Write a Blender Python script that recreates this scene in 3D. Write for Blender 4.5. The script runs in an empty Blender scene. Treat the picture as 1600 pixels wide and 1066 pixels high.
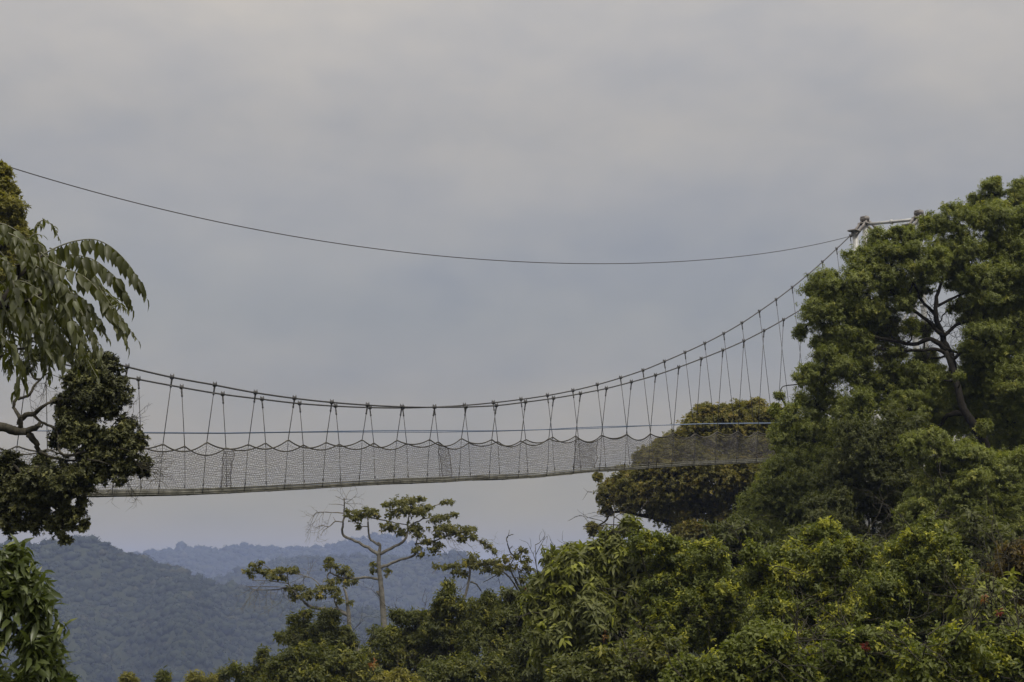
import bpy, bmesh, math, random
import numpy as np
from mathutils import Vector

random.seed(7)
RNG = np.random.default_rng(11)
SC = bpy.context.scene
COL = SC.collection
R = math.radians

# ------------------------------------------------------------------ camera, sky, sun, exposure
CAM_Z = 1.7
PITCH = 10.2
LENS = 50.0
F = 1600 * LENS / 36.0
cam_d = bpy.data.cameras.new('camera'); cam = bpy.data.objects.new('camera', cam_d); COL.objects.link(cam)
cam_d.lens = LENS; cam_d.sensor_width = 36; cam_d.sensor_fit = 'HORIZONTAL'
cam_d.clip_start = 0.1; cam_d.clip_end = 20000
cam.location = (0, 0, CAM_Z); cam.rotation_euler = (R(90 + PITCH), 0, 0)
SC.camera = cam

SUN_EL, SUN_AZ = 58.0, 150.0          # azimuth clockwise from +Y (behind the camera, to the right)
W = bpy.data.worlds.new('World'); SC.world = W; W.use_nodes = True
nt = W.node_tree; nt.nodes.clear()
def N(tree, kind, **kw):
    n = tree.nodes.new(kind)
    for k, v in kw.items():
        setattr(n, k, v)
    return n
wo = N(nt, 'ShaderNodeOutputWorld'); bg = N(nt, 'ShaderNodeBackground')
bg.inputs['Strength'].default_value = 0.1
sky = N(nt, 'ShaderNodeTexSky'); sky.sky_type = 'NISHITA'; sky.sun_disc = False
sky.sun_elevation = R(SUN_EL); sky.sun_rotation = R(SUN_AZ); sky.dust_density = 4
tc = N(nt, 'ShaderNodeTexCoord')
sep = N(nt, 'ShaderNodeSeparateXYZ'); nt.links.new(tc.outputs['Generated'], sep.inputs[0])
ramp = N(nt, 'ShaderNodeValToRGB'); nt.links.new(sep.outputs['Z'], ramp.inputs[0])
er = ramp.color_ramp
def SKYC(r, g, b):                     # cloud radiance, written for Background strength 0.1
    return (r, g, b, 1)
def lin(r, g, b):
    return tuple(((c / 255 + .055) / 1.055) ** 2.4 for c in (r, g, b))
stops = [(0.0, (.37, .30, .115)), (.036, (.37, .30, .115)), (.058, (.37, .315, .14)), (.112, (.395, .355, .27)), (.156, (.33, .325, .305)), (.192, (.325, .33, .32)), (.227, (.345, .35, .35)), (.276, (.395, .39, .385)),
         (.32, (.44, .425, .405)), (.362, (.487, .468, .447)), (.40, (.525, .503, .478)), (.6, (1.05, 1.02, .98)), (1.0, (1.75, 1.70, 1.62))]
while len(er.elements) < len(stops):
    er.elements.new(0.5)
for e, (p, c) in zip(er.elements, stops):
    e.position = p; e.color = (*c, 1)
def cloud(scale, loc, sc_, detail, dist):
    mp = N(nt, 'ShaderNodeMapping'); mp.inputs['Scale'].default_value = sc_; mp.inputs['Location'].default_value = loc
    mp.inputs['Rotation'].default_value = (0, R(-12), 0)
    nt.links.new(tc.outputs['Generated'], mp.inputs[0])
    nz = N(nt, 'ShaderNodeTexNoise'); nz.inputs['Scale'].default_value = scale; nz.inputs['Detail'].default_value = detail
    nz.inputs['Roughness'].default_value = .55; nz.inputs['Distortion'].default_value = dist
    nt.links.new(mp.outputs[0], nz.inputs['Vector']); return nz.outputs['Fac']
c1 = cloud(1.5, (1.3, .4, 2.2), (3, 3, 6), 3.0, .15)
c2 = cloud(4.2, (4.1, 2.0, .7), (3, 3, 6), 6.5, .2)
cm = N(nt, 'ShaderNodeMix', data_type='FLOAT'); cm.inputs[0].default_value = .36
nt.links.new(c1, cm.inputs[2]); nt.links.new(c2, cm.inputs[3])
mr = N(nt, 'ShaderNodeMapRange'); mr.inputs['From Min'].default_value = .36; mr.inputs['From Max'].default_value = .66
nt.links.new(cm.outputs[0], mr.inputs['Value'])
tint = N(nt, 'ShaderNodeMix', data_type='RGBA')
tint.inputs[6].default_value = (.87, .90, .95, 1); tint.inputs[7].default_value = (1.18, 1.145, 1.075, 1)
nt.links.new(mr.outputs[0], tint.inputs[0])
mul = N(nt, 'ShaderNodeMix', data_type='RGBA', blend_type='MULTIPLY'); mul.inputs[0].default_value = 1
nt.links.new(ramp.outputs[0], mul.inputs[6]); nt.links.new(tint.outputs[2], mul.inputs[7])
scl = N(nt, 'ShaderNodeVectorMath', operation='SCALE'); scl.inputs['Scale'].default_value = 10.0
nt.links.new(mul.outputs[2], scl.inputs[0])
mixs = N(nt, 'ShaderNodeMix', data_type='RGBA'); mixs.inputs[0].default_value = 0.94
nt.links.new(sky.outputs[0], mixs.inputs[6]); nt.links.new(scl.outputs[0], mixs.inputs[7])
nt.links.new(mixs.outputs[2], bg.inputs['Color']); nt.links.new(bg.outputs[0], wo.inputs[0])

sd = bpy.data.lights.new('sun', 'SUN'); sd.energy = 2.0; sd.angle = R(12); sd.color = (1, .95, .86)
sun = bpy.data.objects.new('sun', sd); COL.objects.link(sun)
sv = Vector((math.sin(R(SUN_AZ)) * math.cos(R(SUN_EL)), math.cos(R(SUN_AZ)) * math.cos(R(SUN_EL)), math.sin(R(SUN_EL))))
sun.rotation_euler = sv.to_track_quat('Z', 'Y').to_euler()
sun.location = (0, -20, 60)

SC.view_settings.view_transform = 'Standard'; SC.view_settings.look = 'None'
SC.view_settings.exposure = 0.0; SC.view_settings.gamma = 1.0
SC.render.engine = 'CYCLES'
cy = SC.cycles
cy.max_bounces = 6; cy.diffuse_bounces = 3; cy.glossy_bounces = 2; cy.transmission_bounces = 3
cy.volume_bounces = 1; cy.transparent_max_bounces = 4

# ------------------------------------------------------------------ helpers
cp, sp_ = math.cos(R(PITCH)), math.sin(R(PITCH))
def ray(x, y):
    a = (np.asarray(x, float) - 800) / F; b = (533 - np.asarray(y, float)) / F
    return a, cp - b * sp_, sp_ + b * cp
def Pt(x, y, Y):
    """the point seen at photo position x, y that stands Y metres in front of the viewpoint"""
    a, d, u = ray(x, y)
    s = Y / d
    return np.stack(np.broadcast_arrays(a * s, Y * np.ones_like(s), CAM_Z + u * s), -1)

def mat_new(name):
    m = bpy.data.materials.new(name); m.use_nodes = True
    t = m.node_tree; t.nodes.clear()
    o = N(t, 'ShaderNodeOutputMaterial')
    return m, t, o

def plain_mat(name, col, col2, scale=6.0, rough=.8, bump=.0, metal=0.0, detail=5, stretch=(1, 1, 1)):
    m, t, o = mat_new(name)
    b = N(t, 'ShaderNodeBsdfPrincipled'); t.links.new(b.outputs[0], o.inputs[0])
    c = N(t, 'ShaderNodeTexCoord'); mpn = N(t, 'ShaderNodeMapping'); mpn.inputs['Scale'].default_value = stretch
    t.links.new(c.outputs['Object'], mpn.inputs[0])
    n = N(t, 'ShaderNodeTexNoise'); n.inputs['Scale'].default_value = scale; n.inputs['Detail'].default_value = detail
    n.inputs['Roughness'].default_value = .65
    t.links.new(mpn.outputs[0], n.inputs['Vector'])
    r = N(t, 'ShaderNodeValToRGB'); t.links.new(n.outputs['Fac'], r.inputs[0])
    r.color_ramp.elements[0].position = .33; r.color_ramp.elements[1].position = .68
    r.color_ramp.elements[0].color = (*col, 1); r.color_ramp.elements[1].color = (*col2, 1)
    t.links.new(r.outputs[0], b.inputs['Base Color'])
    b.inputs['Roughness'].default_value = rough; b.inputs['Metallic'].default_value = metal
    if rough > .9: b.inputs['Specular IOR Level'].default_value = .15
    if bump:
        bp = N(t, 'ShaderNodeBump'); bp.inputs['Strength'].default_value = bump; bp.inputs['Distance'].default_value = .03
        t.links.new(n.outputs['Fac'], bp.inputs['Height']); t.links.new(bp.outputs[0], b.inputs['Normal'])
    return m

def leaf_mat(name, dark, light, young, under=None, rough=.5, transl=.38, spec=.35):
    m, t, o = mat_new(name)
    at = N(t, 'ShaderNodeAttribute', attribute_name='leafvar')
    s = N(t, 'ShaderNodeSeparateColor'); t.links.new(at.outputs['Color'], s.inputs[0])
    m1 = N(t, 'ShaderNodeMath', operation='MULTIPLY'); m1.inputs[1].default_value = .5
    t.links.new(s.outputs[0], m1.inputs[0])
    m2 = N(t, 'ShaderNodeMath', operation='MULTIPLY_ADD'); m2.inputs[1].default_value = .5
    t.links.new(s.outputs[1], m2.inputs[0]); t.links.new(m1.outputs[0], m2.inputs[2])
    a = N(t, 'ShaderNodeMix', data_type='RGBA'); a.inputs[6].default_value = (*dark, 1); a.inputs[7].default_value = (*light, 1)
    t.links.new(m2.outputs[0], a.inputs[0])
    y = N(t, 'ShaderNodeMix', data_type='RGBA'); y.inputs[7].default_value = (*young, 1)
    t.links.new(a.outputs[2], y.inputs[6]); t.links.new(s.outputs[2], y.inputs[0])
    colr = y.outputs[2]
    if under:
        g = N(t, 'ShaderNodeNewGeometry')
        u = N(t, 'ShaderNodeMix', data_type='RGBA'); u.inputs[7].default_value = (*under, 1)
        t.links.new(g.outputs['Backfacing'], u.inputs[0]); t.links.new(colr, u.inputs[6]); colr = u.outputs[2]
    b = N(t, 'ShaderNodeBsdfPrincipled'); t.links.new(colr, b.inputs['Base Color'])
    b.inputs['Roughness'].default_value = rough; b.inputs['Specular IOR Level'].default_value = spec
    tr = N(t, 'ShaderNodeBsdfTranslucent')
    tcol = N(t, 'ShaderNodeMix', data_type='RGBA', blend_type='MULTIPLY'); tcol.inputs[0].default_value = 1
    tcol.inputs[7].default_value = (1.3, 1.35, .7, 1)
    t.links.new(colr, tcol.inputs[6]); t.links.new(tcol.outputs[2], tr.inputs[0])
    mx = N(t, 'ShaderNodeMixShader'); mx.inputs[0].default_value = transl
    t.links.new(b.outputs[0], mx.inputs[1]); t.links.new(tr.outputs[0], mx.inputs[2])
    t.links.new(mx.outputs[0], o.inputs[0])
    return m

def link(name, me, parent=None):
    o = bpy.data.objects.new(name, me); COL.objects.link(o)
    if parent is not None:
        o.parent = parent
        o.matrix_parent_inverse = parent.matrix_basis.inverted()
    return o
def empty(name, loc=(0, 0, 0)):
    o = bpy.data.objects.new(name, None); COL.objects.link(o); o.location = loc
    o.empty_display_size = .3
    return o
def tag(o, label=None, cat=None, group=None, kind=None):
    for k, v in (('label', label), ('category', cat), ('group', group), ('kind', kind)):
        if v: o[k] = v
    return o

def build(name, verts, faces, mat, parent=None, var=None, smooth=False):
    """verts (n,3); faces: list of (m,k) int arrays"""
    me = bpy.data.meshes.new(name)
    verts = np.asarray(verts, np.float32)
    faces = [np.asarray(f, np.int32) for f in (faces if isinstance(faces, list) else [faces]) if len(f)]
    me.vertices.add(len(verts)); me.vertices.foreach_set('co', verts.ravel())
    loops = np.concatenate([f.ravel() for f in faces])
    tot = np.concatenate([np.full(len(f), f.shape[1], np.int32) for f in faces])
    start = np.concatenate([[0], np.cumsum(tot)[:-1]]).astype(np.int32)
    me.loops.add(len(loops)); me.loops.foreach_set('vertex_index', loops)
    me.polygons.add(len(tot)); me.polygons.foreach_set('loop_start', start); me.polygons.foreach_set('loop_total', tot)
    if smooth:
        me.polygons.foreach_set('use_smooth', np.ones(len(tot), bool))
    if var is not None:
        at = me.attributes.new('leafvar', 'FLOAT_COLOR', 'POINT')
        c = np.ones((len(verts), 4), np.float32); c[:, :3] = var
        at.data.foreach_set('color', c.ravel())
    me.update(calc_edges=True)
    me.materials.append(mat)
    return link(name, me, parent)

def nrm(v):
    return v / (np.linalg.norm(v, axis=-1, keepdims=True) + 1e-9)

class MB:
    """collects tubes and boxes into one mesh"""
    def __init__(s): s.v = []; s.f4 = []; s.f3 = []; s.n = 0
    def add(s, v, f4=None, f3=None):
        s.v.append(np.asarray(v, float))
        if f4 is not None and len(f4): s.f4.append(np.asarray(f4) + s.n)
        if f3 is not None and len(f3): s.f3.append(np.asarray(f3) + s.n)
        s.n += len(v)
    def tube(s, pts, rad, k=6, cap=True, rough=0.0):
        pts = np.asarray(pts, float); n = len(pts)
        rad = np.broadcast_to(np.asarray(rad, float), (n,))
        tan = np.gradient(pts, axis=0); tan = nrm(tan)
        ref = np.array([0, 0, 1.0]) if abs(tan[:, 2]).mean() < .8 else np.array([1.0, 0, 0])
        a = nrm(np.cross(tan, ref)); b = np.cross(tan, a)
        th = np.arange(k) * 2 * np.pi / k
        rr = rad[:, None] * (1 + (RNG.normal(0, rough, (n, k)) if rough else 0))
        v = pts[:, None] + rr[..., None] * (a[:, None] * np.cos(th)[None, :, None] + b[:, None] * np.sin(th)[None, :, None])
        i = np.arange(n - 1)[:, None] * k; j = np.arange(k)[None]; j2 = (j + 1) % k
        f = np.stack([i + j, i + j2, i + k + j2, i + k + j], -1).reshape(-1, 4)
        s.add(v.reshape(-1, 3), f)
        if cap:
            s.f3.append(np.array([[s.n - n * k, s.n - n * k + q + 1, s.n - n * k + q] for q in range(1, k - 1)]))
            s.f3.append(np.array([[s.n - k, s.n - k + q, s.n - k + q + 1] for q in range(1, k - 1)]))
    def box(s, c, x, y, z, sx, sy, sz):
        """box centred at c with unit axes x, y, z and full sizes"""
        c = np.asarray(c, float); x, y, z = (np.asarray(q, float) for q in (x, y, z))
        v = [c + x * sx * a / 2 + y * sy * b / 2 + z * sz * d / 2 for a in (-1, 1) for b in (-1, 1) for d in (-1, 1)]
        s.add(v, [[0, 1, 3, 2], [4, 6, 7, 5], [0, 4, 5, 1], [2, 3, 7, 6], [0, 2, 6, 4], [1, 5, 7, 3]])
    def obj(s, name, mat, parent=None, smooth=False):
        fs = []
        if s.f4: fs.append(np.concatenate(s.f4))
        if s.f3: fs.append(np.concatenate(s.f3))
        return build(name, np.concatenate(s.v), fs, mat, parent, smooth=smooth)

def spline(pts, per=4):
    """Catmull-Rom through rows of pts (any width)"""
    pts = np.asarray(pts, float)
    p = np.vstack([2 * pts[0] - pts[1], pts, 2 * pts[-1] - pts[-2]])
    out = []
    for i in range(1, len(p) - 2):
        for q in range(per):
            t = q / per
            out.append(.5 * ((2 * p[i]) + (-p[i - 1] + p[i + 1]) * t + (2 * p[i - 1] - 5 * p[i] + 4 * p[i + 1] - p[i + 2]) * t * t
                             + (-p[i - 1] + 3 * p[i] - 3 * p[i + 1] + p[i + 2]) * t ** 3))
    out.append(p[-2])
    return np.array(out)

# ------------------------------------------------------------------ leaves
class Leaves:
    def __init__(s): s.v = []; s.f = []; s.c = []; s.n = 0
    def add(s, base, d, nr, L, Wd, var, fine=False, droop=.12, fold=.18, wpos=.45):
        n = len(base)
        if n == 0: return
        L = np.broadcast_to(L, (n,))[:, None]; Wd = np.broadcast_to(Wd, (n,))[:, None]
        d = nrm(d); nr = nrm(nr - (nr * d).sum(-1, keepdims=True) * d); sd_ = np.cross(d, nr)
        if not fine:
            mid = base + d * L * wpos + nr * Wd * fold
            v = np.stack([base, mid - sd_ * Wd / 2, base + d * L - nr * L * droop, mid + sd_ * Wd / 2], 1)
            f = np.array([[0, 2, 1], [0, 3, 2]]); k = 4
        else:
            m1 = base + d * L * .25 + nr * L * droop * .1; m2 = base + d * L * .62 - nr * L * droop * .25; tip = base + d * L - nr * L * droop
            v = np.stack([base, m1, m2, tip,
                          m1 - sd_ * Wd * .43 + nr * Wd * fold, m1 + sd_ * Wd * .43 + nr * Wd * fold,
                          m2 - sd_ * Wd * .42 + nr * Wd * fold, m2 + sd_ * Wd * .42 + nr * Wd * fold], 1)
            f = np.array([[0, 1, 4], [0, 5, 1], [1, 6, 4], [1, 2, 6], [1, 5, 7], [1, 7, 2], [2, 3, 6], [2, 7, 3]]); k = 8
        s.v.append(v.reshape(-1, 3))
        s.f.append((np.arange(n)[:, None, None] * k + f[None]).reshape(-1, 3) + s.n)
        s.c.append(np.repeat(var, k, 0)); s.n += n * k
    def shoots(s, pos, ax, n, L, Wd, theta=(45, 95), droop=.3, length=.5, young=0.0, clump=None, fine=False, jit=.25, ldroop=.15):
        """a whorl of n leaves at the end of each shoot"""
        m = len(pos)
        if m == 0: return
        ax = nrm(ax)
        ref = nrm(RNG.normal(size=(m, 3))); u = nrm(np.cross(ax, ref)); w = np.cross(ax, u)
        k = np.arange(n)
        ph = k[None] * 2.39996 + RNG.uniform(0, 6.28, (m, 1)) + RNG.normal(0, .3, (m, n))
        th = np.radians(RNG.uniform(theta[0], theta[1], (m, n)))
        al = (k[None] + RNG.uniform(0, 1, (m, n))) / n
        rad = u[:, None] * np.cos(ph)[..., None] + w[:, None] * np.sin(ph)[..., None]
        d = ax[:, None] * np.cos(th)[..., None] + rad * np.sin(th)[..., None]
        d[..., 2] -= droop * RNG.uniform(.4, 1.4, (m, n))
        d = nrm(d + RNG.normal(0, jit * .4, d.shape))
        base = pos[:, None] - ax[:, None] * (al * length * L)[..., None]
        nr = ax[:, None] + RNG.normal(0, jit, d.shape) + np.array([0, 0, .35])
        sz = RNG.uniform(.7, 1.2, (m, n)) * RNG.uniform(.65, 1.3, (m, 1))
        if clump is None: clump = RNG.uniform(0, 1, m)
        yg = (RNG.uniform(0, 1, m) < young).astype(float) * RNG.uniform(.5, 1, m)
        var = np.stack([RNG.uniform(0, 1, (m, n)), np.repeat(clump[:, None], n, 1), np.repeat(yg[:, None], n, 1)], -1)
        s.add(base.reshape(-1, 3), d.reshape(-1, 3), nr.reshape(-1, 3), (L * sz).ravel(), (Wd * sz).ravel(), var.reshape(-1, 3), fine, droop=ldroop)
    def obj(s, name, mat, parent=None):
        return build(name, np.concatenate(s.v), np.concatenate(s.f), mat, parent, var=np.concatenate(s.c))

def sphere_dirs(n, up=0.0):
    d = nrm(RNG.normal(size=(n, 3)))
    d[:, 2] += up
    return nrm(d)

def fill_blob(lv, c, rad, lp, twigs=None, dens=1.0):
    """one leafy mass: sub-clumps over an ellipsoid, shoots over every sub-clump"""
    rad = np.asarray(rad, float); Rm = float(np.prod(rad) ** (1 / 3))
    aniso = rad / Rm
    K = max(5, int(lp.get('K', 13) * RNG.uniform(.85, 1.15)))
    sd_ = sphere_dirs(K, lp.get('up', .25))
    sc = c + sd_ * rad * RNG.uniform(.55, .92, (K, 1))
    sr = Rm * RNG.uniform(.2, .58, K)
    cl = RNG.uniform(0, 1, K)
    mu = int(dens * lp.get('q', 1.0) * lp.get('uni', .8) * 4 * math.pi * Rm ** 2 / lp['sp'] ** 2)
    if mu > 2:
        mu = min(mu, 2500); d = sphere_dirs(mu, .15)
        p = c + d * rad * (RNG.uniform(.2, 1.5, (mu, 1)) if lp.get('ragged') else RNG.uniform(.4, 1.08, (mu, 1))) * (1 + RNG.normal(0, .1, (mu, 1)))
        lv.shoots(p, nrm(d + np.array([0, 0, lp.get('rise', .5)]) + RNG.normal(0, .4, (mu, 3))), lp['n'], lp['L'], lp['W'], lp.get('theta', (45, 95)), lp.get('droop', .3), lp.get('len', .6),
                  lp.get('young', 0) * .5, RNG.uniform(0, .8, mu), lp.get('fine', False), lp.get('jit', .3), lp.get('ldroop', .15))
    for i in range(0 if lp.get('ragged') else K):
        m = int(dens * lp.get('q', 1.0) * 4 * math.pi * sr[i] ** 2 / lp['sp'] ** 2)
        m = max(3, min(m, 900))
        d = sphere_dirs(m, .3)
        flat = np.array([1, 1, lp.get('flat', .75)])
        p = sc[i] + d * flat * aniso * sr[i] * (RNG.uniform(.25, 1.0, (m, 1)) ** .7) * (1 + RNG.normal(0, .24, (m, 1)))
        p += RNG.normal(0, lp['L'] * .35, p.shape)
        ax = nrm(d + sd_[i] * .5 + np.array([0, 0, lp.get('rise', .5)]) + RNG.normal(0, .3, (m, 3)))
        yg = lp.get('young', 0) * (2.2 if cl[i] > .6 else .4)
        lv.shoots(p, ax, lp['n'], lp['L'], lp['W'], lp.get('theta', (45, 95)), lp.get('droop', .3), lp.get('len', .6),
                  min(.95, yg), np.clip(cl[i] + RNG.normal(0, .15, m), 0, 1), lp.get('fine', False), lp.get('jit', .3), lp.get('ldroop', .15))
        if twigs is not None:
            mid = (c + sc[i]) / 2 + RNG.normal(0, Rm * .08, 3)
            tw = lp.get('twig', .02)
            twigs.tube(spline([c, mid, sc[i], sc[i] + sd_[i] * sr[i] * .6], 2), np.linspace(tw * 1.6, tw * .5, 7), 4, cap=False)

def branch_out(tw, a, dirv, length, rad, depth, seed_jit=.5, gravity=0.0):
    """bare forking twig"""
    pts = [a]; d = nrm(np.asarray(dirv, float))
    n = 4
    for i in range(n):
        d = nrm(d + RNG.normal(0, .22, 3) + np.array([0, 0, gravity])); pts.append(pts[-1] + d * length / n)
        if depth > 0 and i >= 1:
            branch_out(tw, pts[-1], d + RNG.normal(0, seed_jit, 3), length * .55, rad * .6, depth - 1, seed_jit, gravity)
    tw.tube(np.array(pts), np.linspace(rad, rad * .35, n + 1), 3, cap=False)

# ------------------------------------------------------------------ terrain
RA = dict(R=1150., s=.46, x=[-300, 0, 60, 100, 130, 160, 190, 215, 240, 280, 310, 345, 380, 420, 470, 560, 700, 900, 1300],
          y=[838, 848, 846, 839, 838, 846, 858, 866, 880, 888, 901, 913, 916, 926, 938, 948, 958, 975, 990])
RB = dict(R=1800., s=.42, x=[-300, 0, 250, 330, 385, 450, 500, 550, 600, 640, 680, 700, 720, 745, 790, 830, 900, 1300],
          y=[880, 885, 892, 905, 884, 872, 870, 865, 868, 872, 868, 861, 862, 876, 888, 897, 905, 930])
RC = dict(R=2700., s=.40, x=[-300, 0, 100, 210, 240, 275, 310, 345, 385, 410, 440, 480, 520, 555, 585, 615, 650, 700, 760, 830, 1300],
          y=[850, 852, 858, 864, 860, 856, 853, 855, 849, 853, 855, 853, 851, 839, 832, 836, 851, 872, 885, 895, 905])
for q in (RA, RB, RC):
    a, d, u = ray(np.array(q['x']), np.array(q['y']) + 2.0)
    q['az'] = np.arctan2(a, d); q['z'] = CAM_Z + u / np.hypot(a, d) * q['R'] - q.get('drop', 0)
def sstep(x, a, b):
    t = np.clip((x - a) / (b - a), 0, 1); return t * t * (3 - 2 * t)
def ridge_z(q, rr, az):
    z = np.interp(az, q['az'], q['z'])
    wob = 1 + .25 * np.sin(az * 37 + q['R']) + .18 * np.sin(az * 91)
    return z - np.where(rr < q['R'], q['s'] * wob, q['s'] * .8) * np.abs(rr - q['R']) ** 1.0 + (6 * np.sin(az * 60 + rr * .02) + 7 * np.sin(az * 27 - rr * .011) + 3.5 * np.sin(az * 113 + rr * .041)) * np.clip(np.abs(rr - q['R']) / 80, 0, 1)
def ground_z(x, y):
    rr = np.hypot(x, y); az = np.arctan2(x, y)
    z = np.interp(rr, [0, 5, 14, 30, 60, 150, 300, 500, 9000], [0, -.3, -6, -11, -24, -60, -85, -95, -95])
    front = sstep(np.cos(az), -.2, .2)
    hill = np.interp(rr, [0, 26, 75, 150, 300, 500, 700], [0, 0, 34, 62, 78, 50, 0]) * sstep(az, -.03, .17) * sstep(-az, -1.7, -1.2)
    z = z + hill
    z = z * front + (1 - front) * np.minimum(0, -.02 * rr)
    for q in (RA, RB, RC):
        zr = ridge_z(q, rr, az)
        lim = sstep(np.abs(az), .9, .6)
        z = np.maximum(z, np.where(lim > 0, zr * lim - 95 * (1 - lim), -95))
    return z + .4 * np.sin(x * .3) * np.sin(y * .23) * np.clip(rr / 40, 0, 1)

M_ground = plain_mat('forest_floor', (.022, .026, .012), (.045, .05, .022), scale=.25, rough=.95, bump=.4)
def make_ground():
    rs = np.concatenate([np.linspace(1.5, 90, 46), np.linspace(96, 840, 60), np.linspace(850, 1250, 54), np.linspace(1270, 1950, 44), np.linspace(1980, 3100, 50), np.geomspace(3200, 6000, 10)])
    azs = np.concatenate([np.linspace(-.62, .62, 260), np.linspace(.66, 2 * np.pi - .66, 90)])
    rr, aa = np.meshgrid(rs, azs, indexing='ij')
    x = rr * np.sin(aa); y = rr * np.cos(aa); aw = np.arctan2(x, y)
    z = ground_z(x, y)
    v = np.stack([x, y, z], -1).reshape(-1, 3)
    n, k = len(rs), len(azs)
    i = np.arange(n - 1)[:, None] * k; j = np.arange(k)[None]; j2 = (j + 1) % k
    f = np.stack([i + j, i + k + j, i + k + j2, i + j2], -1).reshape(-1, 4)
    c = len(v); v = np.vstack([v, [[0, 0, 0]]])
    f3 = np.stack([np.full(k, c), np.arange(k), (np.arange(k) + 1) % k], -1)
    o = build('ground', v, [f, f3], M_ground, smooth=True)
    tag(o, kind='structure')
make_ground()

# far forest: rounded tree crowns covering the ridges
def ico(sub):
    bm = bmesh.new(); bmesh.ops.create_icosphere(bm, subdivisions=sub, radius=1)
    v = np.array([q.co[:] for q in bm.verts]); f = np.array([[w.index for w in q.verts] for q in bm.faces]); bm.free()
    return v, f
M_far = leaf_mat('far_canopy', (.026, .033, .021), (.050, .058, .034), (.07, .07, .04), rough=.9, transl=0, spec=.1)
def forest(q, name, label, r0, r1, az0, az1, size, sub, leaves, leaf):
    v0, f0 = ico(sub)
    pts = []
    r = r0
    while r < r1:
        st = size * .85
        az = np.arange(az0, az1, st / r); az = az + RNG.uniform(-.5, .5, len(az)) * st / r
        rr = r + RNG.uniform(-.5, .5, len(az)) * st
        pts.append(np.stack([rr * np.sin(az), rr * np.cos(az)], -1)); r += st * .85
    p = np.concatenate(pts)
    z = ground_z(p[:, 0], p[:, 1])
    rr = np.hypot(p[:, 0], p[:, 1]); az = np.arctan2(p[:, 0], p[:, 1])
    keep = (np.abs(z - ridge_z(q, rr, az)) < 3)
    p = p[keep]; z = z[keep]; n = len(p)
    sz = size * RNG.uniform(.25, .8, n) * np.where(RNG.uniform(0, 1, n) < .1, 1.28, 1)
    hz = sz * RNG.uniform(.55, 1.0, n)
    c = np.stack([p[:, 0], p[:, 1], z + hz * .3 - size * .3 + RNG.uniform(-.1, .2, n) * size], -1)
    lob = sphere_dirs(n * 8, .3).reshape(n, 8, 3); amp = RNG.uniform(.1, .4, (n, 8))
    def radius(d):
        dot = np.einsum('nij,nvj->niv', lob, np.broadcast_to(d, (n,) + d.shape[-2:]))
        return .82 + (amp[..., None] * np.clip((dot - .6) * 3, 0, 1)).max(1)
    S = np.stack([sz, sz, hz], -1)[:, None]
    rad = radius(v0) * (1 + RNG.normal(0, .05, (n, len(v0))))
    v = c[:, None] + v0[None] * rad[..., None] * S * .93
    f = (np.arange(n)[:, None, None] * len(v0) + f0[None]).reshape(-1, 3)
    patch = .5 + .3 * np.sin(p[:, 0] * .031 + 1.3 * np.sin(p[:, 1] * .017)) + .2 * np.sin(p[:, 1] * .045 + p[:, 0] * .02)
    hue = np.stack([RNG.uniform(0, 1, n), np.clip(patch + RNG.normal(0, .25, n), 0, 1), (RNG.uniform(0, 1, n) < .08) * .8], -1)
    var = np.repeat(hue, len(v0), 0)
    # leaf sprays over every crown
    d = sphere_dirs(n * leaves, .45).reshape(n, leaves, 3)
    pos = c[:, None] + d * (radius(d) * RNG.uniform(.74, 1.12, (n, leaves)))[..., None] * S
    lv = Leaves()
    ax = nrm(d + RNG.normal(0, .55, d.shape)).reshape(-1, 3)
    tang = nrm(np.cross(ax, RNG.normal(size=ax.shape)))
    hv = np.repeat(hue, leaves, 0).copy(); hv[:, 0] = np.clip(hv[:, 0] + RNG.normal(0, .25, len(hv)), 0, 1)
    L = leaf * RNG.uniform(.6, 1.3, len(ax))
    lv.add(pos.reshape(-1, 3) - tang * L[:, None] / 2, tang, ax, L, L * .75, hv, droop=.15, fold=.1, wpos=.5)
    o = build(name, np.concatenate([v.reshape(-1, 3)] + lv.v), np.concatenate([f] + [q_ + v.size // 3 for q_ in lv.f]), M_far, var=np.concatenate([var] + lv.c))
    tag(o, label, 'forest', kind='stuff')
forest_later = lambda: (
    forest(RA, 'ridge_forest', 'dense forest covering the nearest blue-grey ridge on the left', 900, 1185, -.44, .12, 6.6, 1, 80, 1.1),
    forest(RB, 'ridge_forest', 'hazy forest along the middle ridge behind the flat-topped tree', 1560, 1830, -.44, .10, 9.5, 1, 45, 1.8),
    forest(RC, 'ridge_forest', 'pale blue forest along the farthest ridge under the bridge', 2450, 2740, -.44, .10, 12, 1, 40, 2.2))

# ------------------------------------------------------------------ bridge
AL = R(45)
BD = np.array([math.cos(AL), math.sin(AL)]); BN = np.array([math.sin(AL), -math.cos(AL)])   # along the bridge; towards the viewpoint
BC = np.array([-2.45, 49.5])
Z3 = np.array([0, 0, 1.0]); BD3 = np.array([*BD, 0]); BN3 = np.array([*BN, 0])
def plan(t, o):
    t = np.asarray(t, float); o = np.broadcast_to(o, t.shape)
    return BC + t[..., None] * BD + o[..., None] * BN
def hit(x, y, off):
    """(t, z) where the view line through x, y meets the upright surface off(t) beside the bridge axis"""
    a, d, u = ray(np.asarray(x, float), np.asarray(y, float)); m = a / d
    o = np.zeros_like(m)
    for _ in range(8):
        t = (m * (BC[1] + BN[1] * o) - (BC[0] + BN[0] * o)) / (BD[0] - m * BD[1]); o = off(t)
    Y = BC[1] + t * BD[1] + o * BN[1]
    return t, CAM_Z + u / d * Y
cab = lambda t: (1.66 + .0016 * t * t) / 2
near_cab = cab; far_cab = lambda t: -cab(t)
NETW, DECKW = .6, .42
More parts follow.
